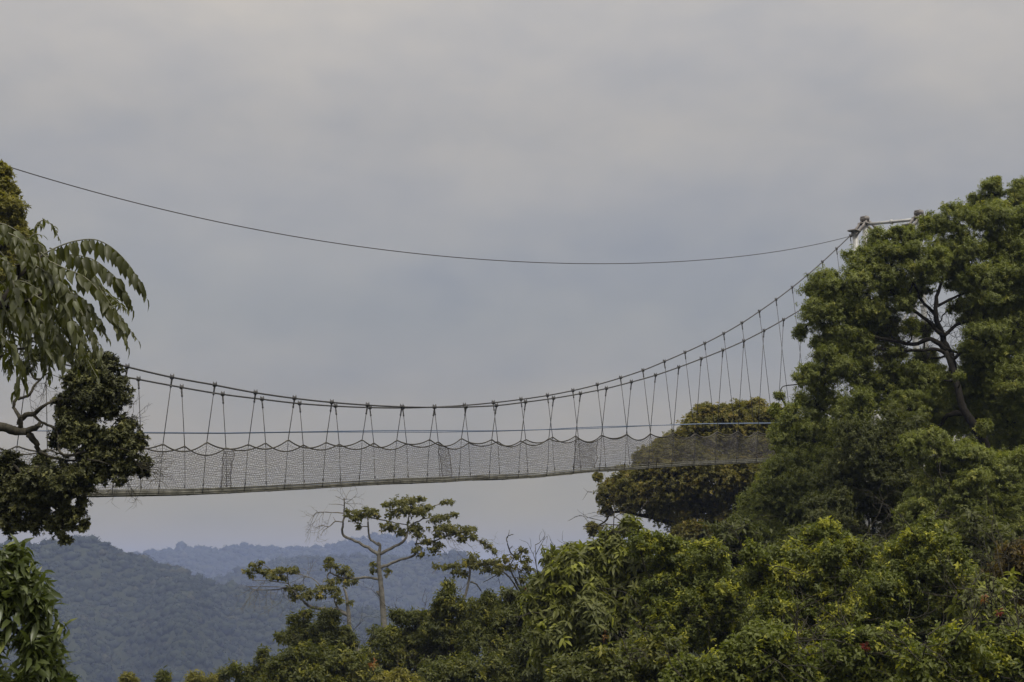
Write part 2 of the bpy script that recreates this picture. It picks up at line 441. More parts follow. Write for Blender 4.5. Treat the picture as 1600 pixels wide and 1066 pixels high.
nc = np.array([(195, 572.5), (262.7, 588.5), (332, 601), (398, 613.7), (460, 622.5), (519.6, 629), (576, 633.3), (630, 635.9), (684.5, 636.6), (731.8, 636), (776.4, 633.9),
               (821.6, 628.3), (863.5, 622.7), (906, 615.4), (946, 607.5), (986.4, 597.1), (1022.7, 587), (1061.8, 573.5), (1096.4, 560.4), (1129.7, 547.3),
               (1162, 533.2), (1192.8, 517.3), (1223.3, 500.4), (1440, 341)])
fc = np.array([(202, 590), (275.75, 604), (342, 615.5), (407.75, 623.7), (467, 630.7), (526, 634.8), (581, 637), (635, 637.5), (683.5, 636), (729.4, 633.3), (774, 629),
               (815.4, 624), (858.5, 617.6), (897.3, 610), (936, 600.5), (971.2, 590), (1008.4, 577.5), (1042.2, 563.2), (1073.4, 549.5), (1103.5, 535.6),
               (1133.7, 519.8), (1160.7, 504), (1187, 486.3), (1215, 466.6), (1237.4, 449.5), (1307, 389), (1340, 357)])
tn, zn = hit(nc[:, 0], nc[:, 1], near_cab); tf, zf = hit(fc[:, 0], fc[:, 1], far_cab)
pn = np.polyfit(tn, zn, 4); pf = np.polyfit(tf, zf, 4)
wn = zn - np.polyval(pn, tn); wf = zf - np.polyval(pf, tf)
def cable_z(t, near):
    if near: return np.polyval(pn, t) + np.interp(t, tn, wn, left=0, right=0)
    return np.polyval(pf, t) + np.interp(t, tf, wf, left=0, right=0)
db = np.array([(-60, 766), (135, 766.5), (300, 764), (366, 761.5), (450, 757.5), (508, 754.5), (565, 751), (620, 748), (670, 746.5), (721, 744.5), (760, 742), (800, 741.5), (858.7, 738), (903, 733.5), (940, 730),
               (981, 728), (1020, 725), (1075, 721.5), (1140, 719), (1202, 716), (1330, 709)])
td, zd = hit(db[:, 0], db[:, 1], lambda t: DECKW + 0 * t)
deck_z = lambda t: np.interp(t, td, zd, left=zd[0])
nt_ = np.array([(-60, 693), (250, 693.7), (512, 688.6), (625, 687.5), (677, 686), (726, 685.5), (819, 686), (862, 684.5), (903, 681.5), (944, 678.2), (983, 676.2), (1020, 676), (1057, 674.3), (1092, 673.3), (1125, 673), (1185, 672.5), (1330, 668)])
tt, zt = hit(nt_[:, 0], nt_[:, 1], lambda t: NETW + 0 * t)
net_z = lambda t: np.interp(t, tt, zt, left=zt[0])
# hanger rhythm, from the near cable's clamps
kk = np.arange(-10, 12); tk, _ = hit(nc[1:23, 0], nc[1:23, 1], near_cab)
STEP, T0 = np.polyfit(kk, tk, 1)
TT = hit(1336, 357, far_cab)[0]                # tower position
TA = T0 - STEP * 17                            # where the modelled span ends, beyond the left edge of the photograph
print('bridge: step', STEP, 't0', T0, 'tower t', TT, 'deck z', zd[[1, 8, -2]], 'residual', np.abs(tk - T0 - STEP * kk).max())

M_rope = plain_mat('steel_cable', (.05, .048, .045), (.10, .095, .09), scale=9, rough=.6, metal=.3)
M_net = plain_mat('net_twine', (.10, .092, .088), (.17, .157, .148), scale=3, rough=.95)
M_scal = plain_mat('net_edge_rope', (.06, .055, .045), (.12, .11, .09), scale=6, rough=.95)
M_blue = plain_mat('blue_guide_rope', (.10, .14, .21), (.15, .19, .26), scale=3, rough=.8)
M_alu = plain_mat('weathered_aluminium', (.115, .11, .086), (.235, .225, .18), scale=2.2, rough=.6, metal=.2, bump=.15)
M_under = plain_mat('deck_boards', (.05, .05, .038), (.095, .09, .07), scale=3, rough=.9)
M_galv = plain_mat('galvanised_steel', (.34, .33, .31), (.52, .51, .48), scale=2.5, rough=.5, metal=.15)
M_rust = plain_mat('grey_painted_steel', (.15, .13, .115), (.29, .265, .24), scale=3, rough=.7, metal=.1)

bridge = empty('suspension_bridge', (*BC, 4.0))
tag(bridge, 'long rope-netted suspension footbridge hanging over the forest valley', 'footbridge')
ts = np.arange(TA, TT + .01, .3)
def P3(t, o, z):
    q = plan(t, o); return np.concatenate([q, np.broadcast_to(np.asarray(z, float), np.shape(t))[..., None]], -1)
for near in (True, False):
    m = MB(); o = cab(ts) * (1 if near else -1)
    m.tube(P3(ts, o, cable_z(ts, near)), .028, 6)
    m.obj('main_cable', M_rope, bridge, True)
# deck: floor, two side beams, cross bearers
td_ = np.arange(TA, TT + .6, .5)
for s in (1, -1):
    m = MB()
    for a, b in zip(td_[:-1], td_[1:]):
        za, zb = float(deck_z(a)), float(deck_z(b))
        pa, pb = P3(np.array(a), s * DECKW, za - .09), P3(np.array(b), s * DECKW, zb - .09)
        d = pb - pa; ln = np.linalg.norm(d); d /= ln
        up = np.cross(BN3, d); up = up if up[2] > 0 else -up
        c = (pa + pb) / 2
        m.box(c, d, BN3, up, ln * .999, .05, .09)
        m.box(c + up * .085, d, BN3, up, ln * .999, .10, .028)
        m.box(c - up * .06, d, BN3, up, ln * .999, .085, .022)
    m.obj('side_beam', M_alu, bridge)
m = MB()
for a in np.arange(TA, TT + .3, .24):
    z0 = float(deck_z(a)); z1 = float(deck_z(a + .22))
    d = np.array([*(BD * .22), z1 - z0]); d /= np.linalg.norm(d)
    m.box(P3(np.array(a + .11), 0., (z0 + z1) / 2 - .14), d, BN3, np.cross(d, BN3) * -1, .225, DECKW * 2 - .10, .03)
for k in range(-17, 30):
    t = T0 + k * STEP
    if t > TT: break
    m.box(P3(np.array(t), 0., float(deck_z(t)) - .152), BD3, BN3, Z3, .06, DECKW * 2 - .06, .03)
m.obj('floor', M_under, bridge)
# hangers with clamps
pegs = [T0 + k * STEP for k in range(-17, 40) if T0 + k * STEP < TT - .3]
PJ = {}
for s in (1, -1):
    PJ[s] = RNG.normal(0, .035, len(pegs)) + np.where(RNG.uniform(0, 1, len(pegs)) < .12, -.05, 0)
for near, s in ((True, 1), (False, -1)):
    for i, t in enumerate(pegs):
        top = P3(np.array(t), s * cab(t), float(cable_z(t, near)))
        kn = P3(np.array(t), s * NETW, float(net_z(t)) + PJ[s][i])
        bot = P3(np.array(t), s * (DECKW + .06), float(deck_z(t)) - .14)
        d1 = nrm(kn - top)
        m = MB()
        m.tube(np.array([top + d1 * .2, kn]), .013, 5)
        m.tube(spline([kn, (kn + bot) / 2 + RNG.normal(0, .012, 3), bot], 3), .010, 5)
        m.tube(np.array([kn - d1 * -.02, kn + d1 * .05]), .022, 5)
        m.tube(np.array([bot + (kn - bot) * .20, bot + (kn - bot) * .14]), .022, 5)
        h = m.obj('hanger', M_rope, bridge)
        c = MB()
        c.box(top + Z3 * .01, BD3, BN3, Z3, .085, .10, .10)
        for q in (-.03, .03):
            c.tube(np.array([top + BD3 * q + BN3 * q - Z3 * .05, top + BD3 * q + BN3 * q + Z3 * .10]), .014, 5)
        c.tube(np.array([top - Z3 * .03, top + d1 * .26]), [.032, .022], 6)
        c.tube(np.array([top + d1 * .22, top + d1 * .30]), .03, 6)
        c.obj('clamp', M_rope, h)
# nets: knotted twine in a brick-like mesh, edge rope in scallops
def net_top(t, s):
    k = (t - pegs[0]) / STEP; i = np.floor(k).astype(int); fr = k - i
    pj = np.interp(t, pegs, PJ[s])
    return net_z(t) + pj - .205 * (1 - (2 * fr - 1) ** 2) * (1 + .25 * np.sin(i * 2.7 + s)) - .02
ROWS = 17
def net_strings(m, s, t0, t1, off=0.0, rad=.0042, cell=.085, step=.15):
    tv = np.arange(t0, t1, step)
    for r in range(ROWS + 1):
        v = r / ROWS
        ph = RNG.uniform(0, 6)
        vv = v + (.010 * np.sin(tv * 5.1 + ph) + RNG.normal(0, .006, len(tv))) * (0 < r < ROWS)
        b = deck_z(tv) + .0; tp = net_top(tv, s)
        m.tube(P3(tv, s * (DECKW + .03 + off + (NETW - DECKW - .03) * vv), b + (tp - b) * vv), rad * 1.3, 3, cap=False)
    for r in range(ROWS):
        t = np.arange(t0 + (r % 2) * cell / 2, t1, cell); t = t + RNG.normal(0, .006, len(t)); n = len(t)
        lo, hi = r / ROWS, (r + 1) / ROWS
        b = deck_z(t); tp = net_top(t, s)
        A = P3(t, s * (DECKW + .03 + off + (NETW - DECKW - .03) * lo), b + (tp - b) * lo)
        B = P3(t + RNG.normal(0, .008, n), s * (DECKW + .03 + off + (NETW - DECKW - .03) * hi), b + (tp - b) * hi)
        th = np.arange(3) * 2.0944
        ring = rad * (np.cos(th)[:, None] * BD3 + np.sin(th)[:, None] * BN3)
        v = np.concatenate([A[:, None] + ring, B[:, None] + ring], 1).reshape(-1, 3)
        q = np.array([[0, 1, 4, 3], [1, 2, 5, 4], [2, 0, 3, 5]])
        m.add(v, (np.arange(n)[:, None, None] * 6 + q).reshape(-1, 4))
for s in (1, -1):
    m = MB(); net_strings(m, s, TA, TT)
    m.obj('side_net', M_net, bridge)
    m = MB(); tq = np.arange(TA, TT, .09)
    m.tube(P3(tq, s * (NETW + 0 * tq), net_top(tq, s) + .02), .021, 5)
    m.obj('net_edge_rope', M_scal, bridge, True)
# darker strips where two lengths of net overlap
for (x0, x1, s) in ((346, 362, 1), (690, 705, -1), (897, 930, 1)):
    a = hit(x0, 720, lambda t: s * .5 + 0 * t)[0]; b = hit(x1, 720, lambda t: s * .5 + 0 * t)[0]
    m = MB()
    net_strings(m, s, float(a), float(b), .014, .0048, .06, .05)
    for t in (float(a), float(b)):
        zz = np.linspace(0, 1, 9); b0 = float(deck_z(t)); t1 = float(net_top(np.array([t]), s)[0])
        tj = t + RNG.normal(0, .035, 9)
        m.tube(P3(tj, s * (DECKW + .06 + (NETW - DECKW - .03) * zz), b0 + (t1 - b0) * zz), .013, 4)
    m.obj('net_overlap', M_net, bridge)
# blue guide ropes
for s, dz in ((.34, 0.0), (-.34, .0)):
    gx = np.array([-60, 120, 235, 350, 450, 520, 600, 680, 730, 780, 850, 900, 950, 1000, 1060, 1100, 1190, 1330])
    gy = np.array([672, 674, 676, 676.6, 675.2, 674, 673, 673, 673.3, 673.2, 671.5, 668.5 if s > 0 else 670.5, 666.5 if s > 0 else 668.5, 665.4, 664, 662.6, 662, 660])
    gy = gy + (.0 if s > 0 else np.array([0, 0, .8, .8, .5, 1.2, 2.2, 2.4, 1.4, .6, 0, 0, 0, .5, -.6, -.6, -1.2, -1]))
    tg, zg = hit(gx, gy, lambda t: s + 0 * t)
    tq = np.arange(TA, TT, .4)
    m = MB(); m.tube(P3(tq, s + 0 * tq, np.interp(tq, tg, zg)), .016, 5)
    m.obj('guide_rope', M_blue, bridge, True)['label'] = 'thin blue guide rope running above the net'

# the single cable high over the bridge
ox = np.array([18, 60, 100, 200, 300, 400, 500, 600, 700, 800, 900, 950, 1000, 1100, 1200, 1300, 1334])
oy = np.array([262, 275.5, 287, 313, 338, 359.5, 376.5, 390.5, 401, 408, 411.8, 412.3, 411.7, 406.5, 394.5, 377, 367.5])
to, zo = hit(ox, oy, far_cab)
po = np.polyfit(to, zo, 4)
tq = np.linspace(TA, float(to[-1]), 160)
m = MB(); m.tube(P3(tq, far_cab(tq), np.polyval(po, tq)), .017, 5)
oc = m.obj('overhead_cable', M_rope, None, True)
tag(oc, 'single thin dark cable strung across the open sky above the bridge', 'cable')

# ------------------------------------------------------------------ tower
def make_tower():
    lo = 1.0
    root = empty('bridge_tower', tuple(P3(np.array(TT), 0., lo)))
    tag(root, 'pale steel bridge tower rising half hidden behind the big tree', 'tower')
    wF = float(cab(TT))
    tR = TT + 1.0
    topF = float(hit(1336, 362, far_cab)[1]); hd = float(hit(1354, 343, far_cab)[1])
    topF0, hd0 = topF, hd
    for s in (1, -1):
        topF, hd = (topF0 - .28, hd0 - .28) if s > 0 else (topF0, hd0)
        for t, zt_, r in ((TT, topF, .155), (tR, hd - .35, .15)):
            c = MB(); z = np.linspace(float(ground_z(*P3(np.array(t), s * wF, 0.)[:2])) - 1, zt_, 9)
            c.tube(np.array([P3(np.array(t), s * wF, q) for q in z]), r, 12)
            for q in z[2:-1:2]:
                p = P3(np.array(t), s * wF, q); c.tube(np.array([p - Z3 * .05, p + Z3 * .05]), r + .045, 12)
            c.obj('column', M_galv, root, True)
        # saddle head: sloping cheek plates meeting at a peak, with a roller on top
        c = MB()
        for e in (-.16, .16):
            a = P3(np.array(TT - .25), s * wF + e, topF - .15); b = P3(np.array(tR), s * wF + e, hd)
            d = P3(np.array(tR + 1.9), s * wF + e, hd - .62)
            for p, q, h in ((a, b, .17), (b, d, .16)):
                ax = nrm(q - p); up = np.cross(ax, BN3); up = up if up[2] > 0 else -up
                c.box((p + q) / 2 - up * .12, ax, BN3, up, np.linalg.norm(q - p), .04, h)
        p = P3(np.array(tR), s * wF, hd)
        c.tube(np.array([p - BN3 * .22 - Z3 * .04, p + BN3 * .22 - Z3 * .04]), .12, 12)
        for e in (-.2, .0, .2):
            c.box(p + BD3 * e + Z3 * (.09 - abs(e) * .3), BD3, BN3, Z3, .07, .24, .06)
        c.box(P3(np.array(TT - .1), s * wF, topF + .02), BD3, BN3, Z3, .55, .46, .07)
        c.box(P3(np.array(tR), s * wF, hd - .32), BD3, BN3, Z3, .6, .5, .08)
        c.obj('saddle', M_rust, root)
        # raking back stay of the saddle down to the anchor
        c = MB(); c.tube(np.array([P3(np.array(tR + 1.7), s * wF, hd - .6), P3(np.array(tR + 12), s * wF, hd - 9)]), .028, 6)
        c.obj('back_stay', M_rope, root, True)
    hd = hd0
    def beam(name, t, z, r, mt, split=True):
        c = MB(); a = P3(np.array(t), -wF + .14, z); b = P3(np.array(t), wF - .14, z - .28)
        c.tube(np.array([a, b]), r, 10)
        mid = (a + b) / 2
        if split: c.tube(np.array([mid - BN3 * .05, mid + BN3 * .05]), r + .05, 10)
        c.obj(name, mt, root, True)
    beam('cross_beam', tR, hd - .36, .08, M_galv)
    for z in (hd - 5.2, hd - 9.6, hd - 13.8):
        beam('cross_beam', TT, z, .10, M_galv)
    for z0, z1 in ((hd - 5.2, hd - 9.6), (hd - 9.6, hd - 13.8)):
        for s in (1, -1):
            c = MB(); c.tube(np.array([P3(np.array(TT), -s * (wF - .15), z0 - .15), P3(np.array(TT + .02 * s), s * (wF - .15), z1 + .15)]), .07, 8)
            c.obj('diagonal_brace', M_galv, root, True)
    # landing stair on the near side
    c = MB()
    a = P3(np.array(TT + .6), wF + .9, float(deck_z(TT)) - 1.2); b = P3(np.array(TT + .6), wF + 2.0, float(deck_z(TT)) + 1.6)
    for e in (-.4, .4):
        c.tube(np.array([a + BD3 * e, b + BD3 * e]), .06, 6)
    for q in np.linspace(.05, .95, 9):
        p = a + (b - a) * q; c.box(p, BD3, BN3, Z3, .8, .2, .035)
    c.obj('stair', M_galv, root)
make_tower()

forest_later()
# ------------------------------------------------------------------ trees
M_bark = plain_mat('dark_mossy_bark', (.028, .026, .018), (.085, .075, .055), scale=9, rough=.95, bump=.8, stretch=(1, 1, .5))
M_bark_dk = plain_mat('brown_bark', (.014, .012, .009), (.038, .033, .026), scale=9, rough=.95, bump=.8)
M_bark_pale = plain_mat('pale_lichen_bark', (.11, .10, .082), (.24, .225, .19), scale=5, rough=.95, bump=.6)
M_twig = plain_mat('dry_twigs', (.07, .062, .05), (.14, .125, .105), scale=6, rough=.95)
LEAF = {
    'feather': leaf_mat('feathery_green', (0.126, 0.146, 0.034), (0.257, 0.274, 0.068), (0.343, 0.330, 0.061)),
    'olive': leaf_mat('olive_brown', (0.114, 0.113, 0.023), (0.221, 0.190, 0.039), (0.271, 0.208, 0.039)),
    'dark': leaf_mat('dark_green', (0.061, 0.072, 0.017), (0.155, 0.160, 0.034), (0.270, 0.250, 0.035)),
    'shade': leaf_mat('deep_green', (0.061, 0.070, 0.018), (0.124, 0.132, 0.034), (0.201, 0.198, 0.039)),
    'bright': leaf_mat('yellow_green', (0.085, 0.102, 0.018), (0.178, 0.197, 0.033), (0.393, 0.379, 0.037)),
    'broad': leaf_mat('broad_mid_green', (0.094, 0.106, 0.027), (0.198, 0.204, 0.052), (0.300, 0.314, 0.043)),
    'gnarl': leaf_mat('gnarled_tree_leaf', (.034, .036, .013), (.115, .118, .036), (.20, .19, .055), rough=.5, transl=.06, spec=.25),
    'fern': leaf_mat('pinnate_leaf', (.040, .044, .011), (.10, .105, .030), (.15, .16, .075), under=(.08, .085, .017), rough=.42, transl=.36, spec=.4),
    'lance': leaf_mat('drooping_leaf', (.05, .068, .019), (.14, .165, .055), (.24, .26, .07), under=(.085, .105, .028), rough=.36, transl=.36, spec=.5),
    'flat': leaf_mat('thick_pad_leaf', (0.087, 0.090, 0.022), (0.185, 0.174, 0.037), (0.299, 0.242, 0.036)),
    'yolive': leaf_mat('yellow_olive', (0.138, 0.130, 0.030), (0.278, 0.249, 0.054), (0.380, 0.326, 0.059)),
    'rusty': leaf_mat('rusty_green', (0.085, 0.065, 0.018), (0.156, 0.112, 0.028), (0.241, 0.125, 0.029)),
    'crimson': leaf_mat('crimson_young_leaf', (.12, .02, .018), (.20, .035, .025), (.22, .05, .03)),
    'flame': leaf_mat('orange_young_leaf', (0.181, 0.048, 0.019), (0.247, 0.104, 0.023), (0.231, 0.160, 0.030)),
}
LPS = {
    'feather': dict(L=.086, W=.034, n=12, sp=.138, theta=(50, 100), droop=.25, rise=.6, K=15, up=.25, flat=.62, young=.08, twig=.018, len=1.8, jit=.45),
    'olive': dict(L=.14, W=.065, n=8, sp=.20, theta=(40, 90), droop=.1, rise=.8, K=15, up=.35, flat=.7, young=.18, twig=.025),
    'dark': dict(len=1.7, jit=.45, L=.13, W=.052, n=9, sp=.20, theta=(30, 110), droop=.35, rise=.4, K=14, flat=.8, young=.1, twig=.015),
    'bright': dict(len=1.7, jit=.45, L=.088, W=.046, n=9, sp=.135, theta=(30, 110), droop=.35, rise=.7, K=15, up=.3, flat=.7, young=.2, twig=.012),
    'broad': dict(L=.21, W=.07, n=9, sp=.25, theta=(50, 100), droop=.55, rise=.6, K=12, up=.3, flat=.75, young=.16, twig=.014, fine=True, ldroop=.25),
    'gnarl': dict(uni=.3, L=.058, W=.03, n=9, sp=.085, theta=(40, 95), droop=.1, rise=.5, K=16, up=.25, flat=.75, young=.06, twig=.008),
    'lance': dict(L=.115, W=.033, n=6, sp=.10, uni=.15, jit=.5, theta=(30, 105), droop=.85, rise=.5, K=8, flat=.9, young=.12, twig=.004, fine=True, ldroop=.3, len=1.0, q=.55),
    'flat': dict(ragged=True, uni=.85, L=.15, W=.082, n=6, sp=.165, theta=(50, 105), droop=.6, rise=.4, K=12, flat=.7, young=.14, twig=.01),
    'yolive': dict(L=.075, W=.034, n=9, sp=.115, theta=(40, 95), droop=.05, rise=.8, K=17, up=.2, flat=.7, young=.1, twig=.012),
}

def px_tube(mb, pts, Y, k=7, rough=.07, per=4, jy=0.0):
    """limb given as (photo x, photo y, radius in photo pixels[, depth shift])"""
    rows = []
    for i, p in enumerate(pts):
        dy = p[3] if len(p) > 3 else (RNG.normal(0, jy) if 0 < i else 0)
        w = Pt(p[0], p[1], Y + dy); rows.append([*w, p[2] * 1.25 * Y / F])
    s = spline(rows, per)
    s[1:-1, :3] += RNG.normal(0, 1, (len(s) - 2, 3)) * s[1:-1, 3:4] * .22
    mb.tube(s[:, :3], np.maximum(s[:, 3], .004), k, rough=rough)
    return s[:, :3]

def tree(name, label, cat, Y, blobs, lp, leafmat, barkmat=None, limbs=(), trunk=None, group=None, dens=1.0, jy=.8, back=0.0, twigs=0, twig_at=None, twigmat=None, depth=1.0, extra=None, auto=True, grav=0.0, twl=1.0):
    """blobs: (photo x, photo y, rx[, ry][, depth shift]) in photo pixels"""
    lp = dict(LPS[lp]) if isinstance(lp, str) else dict(lp)
    lp.update(extra or {})
    barkmat = barkmat or M_bark
    B = []
    for b in blobs:
        x, y, rx = b[:3]; ry = b[3] if len(b) > 3 and b[3] else rx
        dy = b[4] if len(b) > 4 else RNG.uniform(-1, 1) * jy * rx * Y / F
        dy += back; c = Pt(x, y, Y + dy); s = (Y + dy) / F
        B.append((c, np.array([rx * s, rx * s * depth, ry * s])))
    cen = np.mean([b[0] for b in B], 0)
    if trunk is None:
        low = min(B, key=lambda b: b[0][2]); gx, gy = cen[0] + RNG.uniform(-.5, .5), cen[1] + .6
        gz = float(ground_z(np.array(gx), np.array(gy)))
        top = np.array([cen[0], cen[1], (cen[2] + low[0][2]) / 2])
        mid = np.array([gx * .5 + cen[0] * .5 + RNG.uniform(-.6, .6), gy, (gz + top[2]) / 2])
        tp = spline([[gx, gy, gz - .3, .22], [*mid, .17], [*top, .10]], 5)
    else:
        rows = []
        for p in trunk:
            rows.append([*Pt(p[0], p[1], Y + (p[3] if len(p) > 3 else 0)), p[2] * Y / F])
        g = rows[0]; gz = float(ground_z(np.array(g[0]), np.array(g[1])))
        if g[2] - gz > .3:
            h = g[2] - gz + .3; q = np.array(rows[1][:3]) - np.array(g[:3]) if len(rows) > 1 else np.zeros(3)
            for fr in (.12, .4, 1.0):
                d = min(.12 * h, 1.0)
                rows.insert(0, [g[0] - q[0] * .3 * min(fr * 2, 1), g[1], g[2] - h * fr, g[3] * (1 + .3 * fr)])
        tp = spline(rows, 5)
    root = empty(name, tuple(tp[0][:3] + np.array([0, 0, .3])))
    tag(root, label, cat, group)
    mt = MB(); mt.tube(tp[:, :3], np.maximum(tp[:, 3], .01), 9, rough=.06)
    mt.obj('trunk', barkmat, root, True)
    br = MB(); nodes = [p for p in tp[len(tp) // 3:, :3]]
    for l in limbs:
        nodes += list(px_tube(br, l, Y, jy=0.12))
    lv = Leaves()
    base = tp[-1][:3]
    for c, rad in sorted(B, key=lambda b: np.linalg.norm(b[0] - base)):
        Rm = float(np.prod(rad) ** (1 / 3))
        if auto:
            arr = np.array(nodes); dd = np.linalg.norm(arr - c, axis=1) + .35 * np.clip(arr[:, 2] - c[2], 0, 9)
            a = arr[int(dd.argmin())]; ln = np.linalg.norm(c - a)
            if ln > .05:
                m1 = a + (c - a) * .35 + RNG.normal(0, ln * .07, 3) + np.array([0, 0, -.05 * ln]); m2 = a + (c - a) * .7 + RNG.normal(0, ln * .08, 3)
                s = spline([a, m1, m2, c], 3); r0 = min(.09, .022 + .03 * Rm)
                br.tube(s, np.linspace(r0, r0 * .5, len(s)), 6, rough=.08, cap=False)
                nodes += list(s[1:])
        fill_blob(lv, c, rad, lp, br, dens)
    for i in range(twigs):
        if twig_at:
            q = twig_at[i % len(twig_at)]; a = Pt(q[0] + RNG.normal(0, q[2]), q[1] + RNG.normal(0, q[2] * .6), Y + (q[3] if len(q) > 3 else -1))
            dv = np.array([RNG.normal(0, 1), RNG.normal(0, .4), RNG.normal(.2, .7)]) if len(q) < 6 else np.array([q[4], 0, q[5]]) + RNG.normal(0, .35, 3)
        else:
            c, rad = B[RNG.integers(len(B))]; dv = sphere_dirs(1, .2)[0]; a = c + dv * rad * .3
        arr = np.array(nodes); a = arr[int(np.linalg.norm(arr - a, axis=1).argmin())]
        branch_out(br, a, dv, twl * RNG.uniform(.7, 1.3), .016 * twl, 2, .6, grav)
    if br.n: br.obj('branches', twigmat or barkmat, root, True)
    lv.obj('crown', LEAF[leafmat], root)
    return root

# --- big feathery tree on the right
tree('feathery_tree', 'tallest feathery green tree on the right with dark forking limbs showing', 'tree', 46, [
    (1290, 447, 33), (1275, 490, 32), (1346, 410, 28), (1372, 378, 26), (1415, 379, 30), (1400, 366, 16), (1446, 352, 14), (1458, 352, 24), (1498, 345, 34), (1556, 345, 38), (1605, 350, 40),
    (1340, 452, 46), (1392, 418, 42), (1448, 408, 38), (1510, 398, 46), (1575, 400, 48), (1312, 512, 42), (1372, 492, 30), (1415, 470, 20), (1300, 570, 40),
    (1345, 545, 30), (1395, 560, 26), (1425, 510, 16), (1545, 450, 48), (1520, 470, 22), (1590, 510, 50), (1540, 535, 38), (1440, 600, 40), (1388, 612, 44), (1520, 600, 40, 36, .9), (1590, 600, 55),
    (1330, 640, 38), (1272, 630, 36), (1236, 655, 28), (1262, 590, 24), (1250, 520, 14), (1455, 640, 40, 38, .8), (1575, 660, 50, 50, .6), (1640, 420, 60), (1640, 560, 60), (1210, 640, 12), (1218, 617, 9, 4), (1530, 500, 34), (1560, 580, 44), (1520, 560, 26), (1575, 450, 44), (1400, 455, 30, 26, 1.2), (1435, 452, 26, 22, 1.5), (1380, 520, 36, 30, 1.2), (1350, 500, 34, 30, .6), (1445, 565, 30, 24, 1.4), (1412, 590, 34, 30, 1), (1500, 432, 32, 28, 1.2), (1305, 540, 34, 30, .3), (1445, 515, 18, 14, 1.8), (1492, 478, 16, 14, 1.6), (1520, 600, 36, 30, 1), (1320, 470, 36, 32, .4), (1470, 590, 26, 24, 1.6), (1536, 668, 17, 14, -1.6), (1515, 700, 20, 16, -1.6), (1552, 720, 22, 18, -1.6), (1498, 585, 11, 8, -1.5), (1340, 590, 34), (1480, 400, 34), (1420, 640, 36), (1500, 650, 34, 30, 1.4)],
    'feather', 'feather', M_bark_dk,
    trunk=[(1560, 1000, 9, 0), (1556, 800, 8, -.5), (1543, 705, 7, -.9), (1524, 668, 6.6, -1.0), (1506, 640, 6.2, -1.0), (1498, 612, 5.4, -.9), (1490, 580, 4.6, -.6), (1478, 550, 3.8, -.3)],
    limbs=[[(1489, 580, 5), (1482, 545, 4.5), (1470, 520, 4), (1462, 490, 3), (1466, 455, 2.2), (1480, 420, 1.5)], [(1480, 548, 3.5), (1455, 530, 3), (1425, 538, 2.6), (1385, 530, 2.2), (1345, 520, 1.6)],
           [(1471, 522, 3), (1448, 500, 2.4), (1420, 480, 2), (1390, 455, 1.4)], [(1462, 492, 2.4), (1440, 470, 1.8), (1428, 440, 1.2)], [(1485, 560, 2.8), (1460, 545, 2.3), (1430, 548, 1.8), (1370, 545, 1.6), (1330, 560, 1)],
           [(1475, 525, 2.4), (1500, 505, 2), (1525, 500, 1.5)], [(1465, 478, 2), (1490, 465, 1.6), (1515, 455, 1.1)], [(1486, 565, 2.4), (1510, 540, 1.8), (1530, 530, 1.2)], [(1478, 545, 2), (1500, 552, 1.6), (1520, 558, 1)], [(1505, 645, 4), (1480, 650, 3), (1470, 665, 2), (1440, 668, 1.5)]],
    dens=1.0, twigs=70, twig_at=[(1440, 520, 26, -.2), (1480, 500, 24, -.2), (1400, 540, 24, -.3), (1510, 520, 20, -.2), (1450, 470, 24, -.2), (1420, 560, 26, -.4)], twl=.75)
tree('feathery_tree', 'feathery tree whose top pokes up at the upper right edge', 'tree', 54, [
    (1545, 302, 24), (1522, 318, 16), (1556, 288, 14), (1592, 295, 20), (1575, 330, 16), (1610, 320, 34), (1640, 330, 60), (1620, 400, 60)],
    'feather', 'feather', M_bark_dk, trunk=[(1640, 900, 9), (1632, 600, 8), (1625, 450, 6), (1610, 380, 4)], limbs=[[(1610, 380, 3), (1590, 345, 2), (1565, 318, 1.5), (1548, 300, 1)]])
tree('feathery_tree', 'shaded yellowish tree seen through the gaps beside the dark limbs of the big tree', 'tree', 53, [
    (1550, 480, 40), (1590, 520, 44), (1540, 540, 36), (1580, 600, 50), (1530, 620, 40), (1610, 450, 44), (1480, 640, 44), (1420, 660, 40), (1620, 660, 60)],
    'feather', 'bright', M_bark_dk, trunk=[(1600, 1000, 9), (1590, 760, 8), (1580, 640, 6), (1572, 560, 4)], extra=dict(young=.04, L=.15, W=.055, sp=.24))
# --- dome-shaped tree behind the bridge
tree('domed_tree', 'olive-brown dome-shaped tree standing behind the netted bridge', 'tree', 76, [
    (1105, 658, 28), (1140, 652, 26), (1178, 652, 28), (1205, 662, 26), (1085, 680, 30), (1060, 700, 30), (1030, 722, 30), (1020, 760, 34), (985, 775, 30), (1075, 725, 40), (1128, 685, 36), (1185, 690, 38), (1048, 705, 30), (1010, 732, 28), (975, 750, 24),
    (950, 775, 20), (1000, 770, 26), (1050, 755, 40), (1108, 745, 46), (1165, 745, 46), (1215, 735, 40), (1035, 795, 30), (1090, 800, 44), (1150, 800, 46), (1230, 800, 46), (950, 798, 10), (935, 745, 8), (926, 826, 13, 10),
    (1080, 850, 40), (1150, 860, 44), (1230, 690, 40)],
    'olive', 'olive', M_bark, extra=dict(K=20), limbs=[[(1100, 900, 5), (1080, 840, 4), (1040, 815, 3), (1000, 805, 2.4), (960, 800, 1.6), (945, 815, 1.2), (930, 825, .8)]],
    twigs=34, twig_at=[(1100, 800, 14, -3, .3, .6), (1090, 785, 14, -4, .2, .8), (1140, 780, 18, -4, .1, .8), (1170, 760, 14, -4, 0, .9)], twl=1.3, dens=1.25)
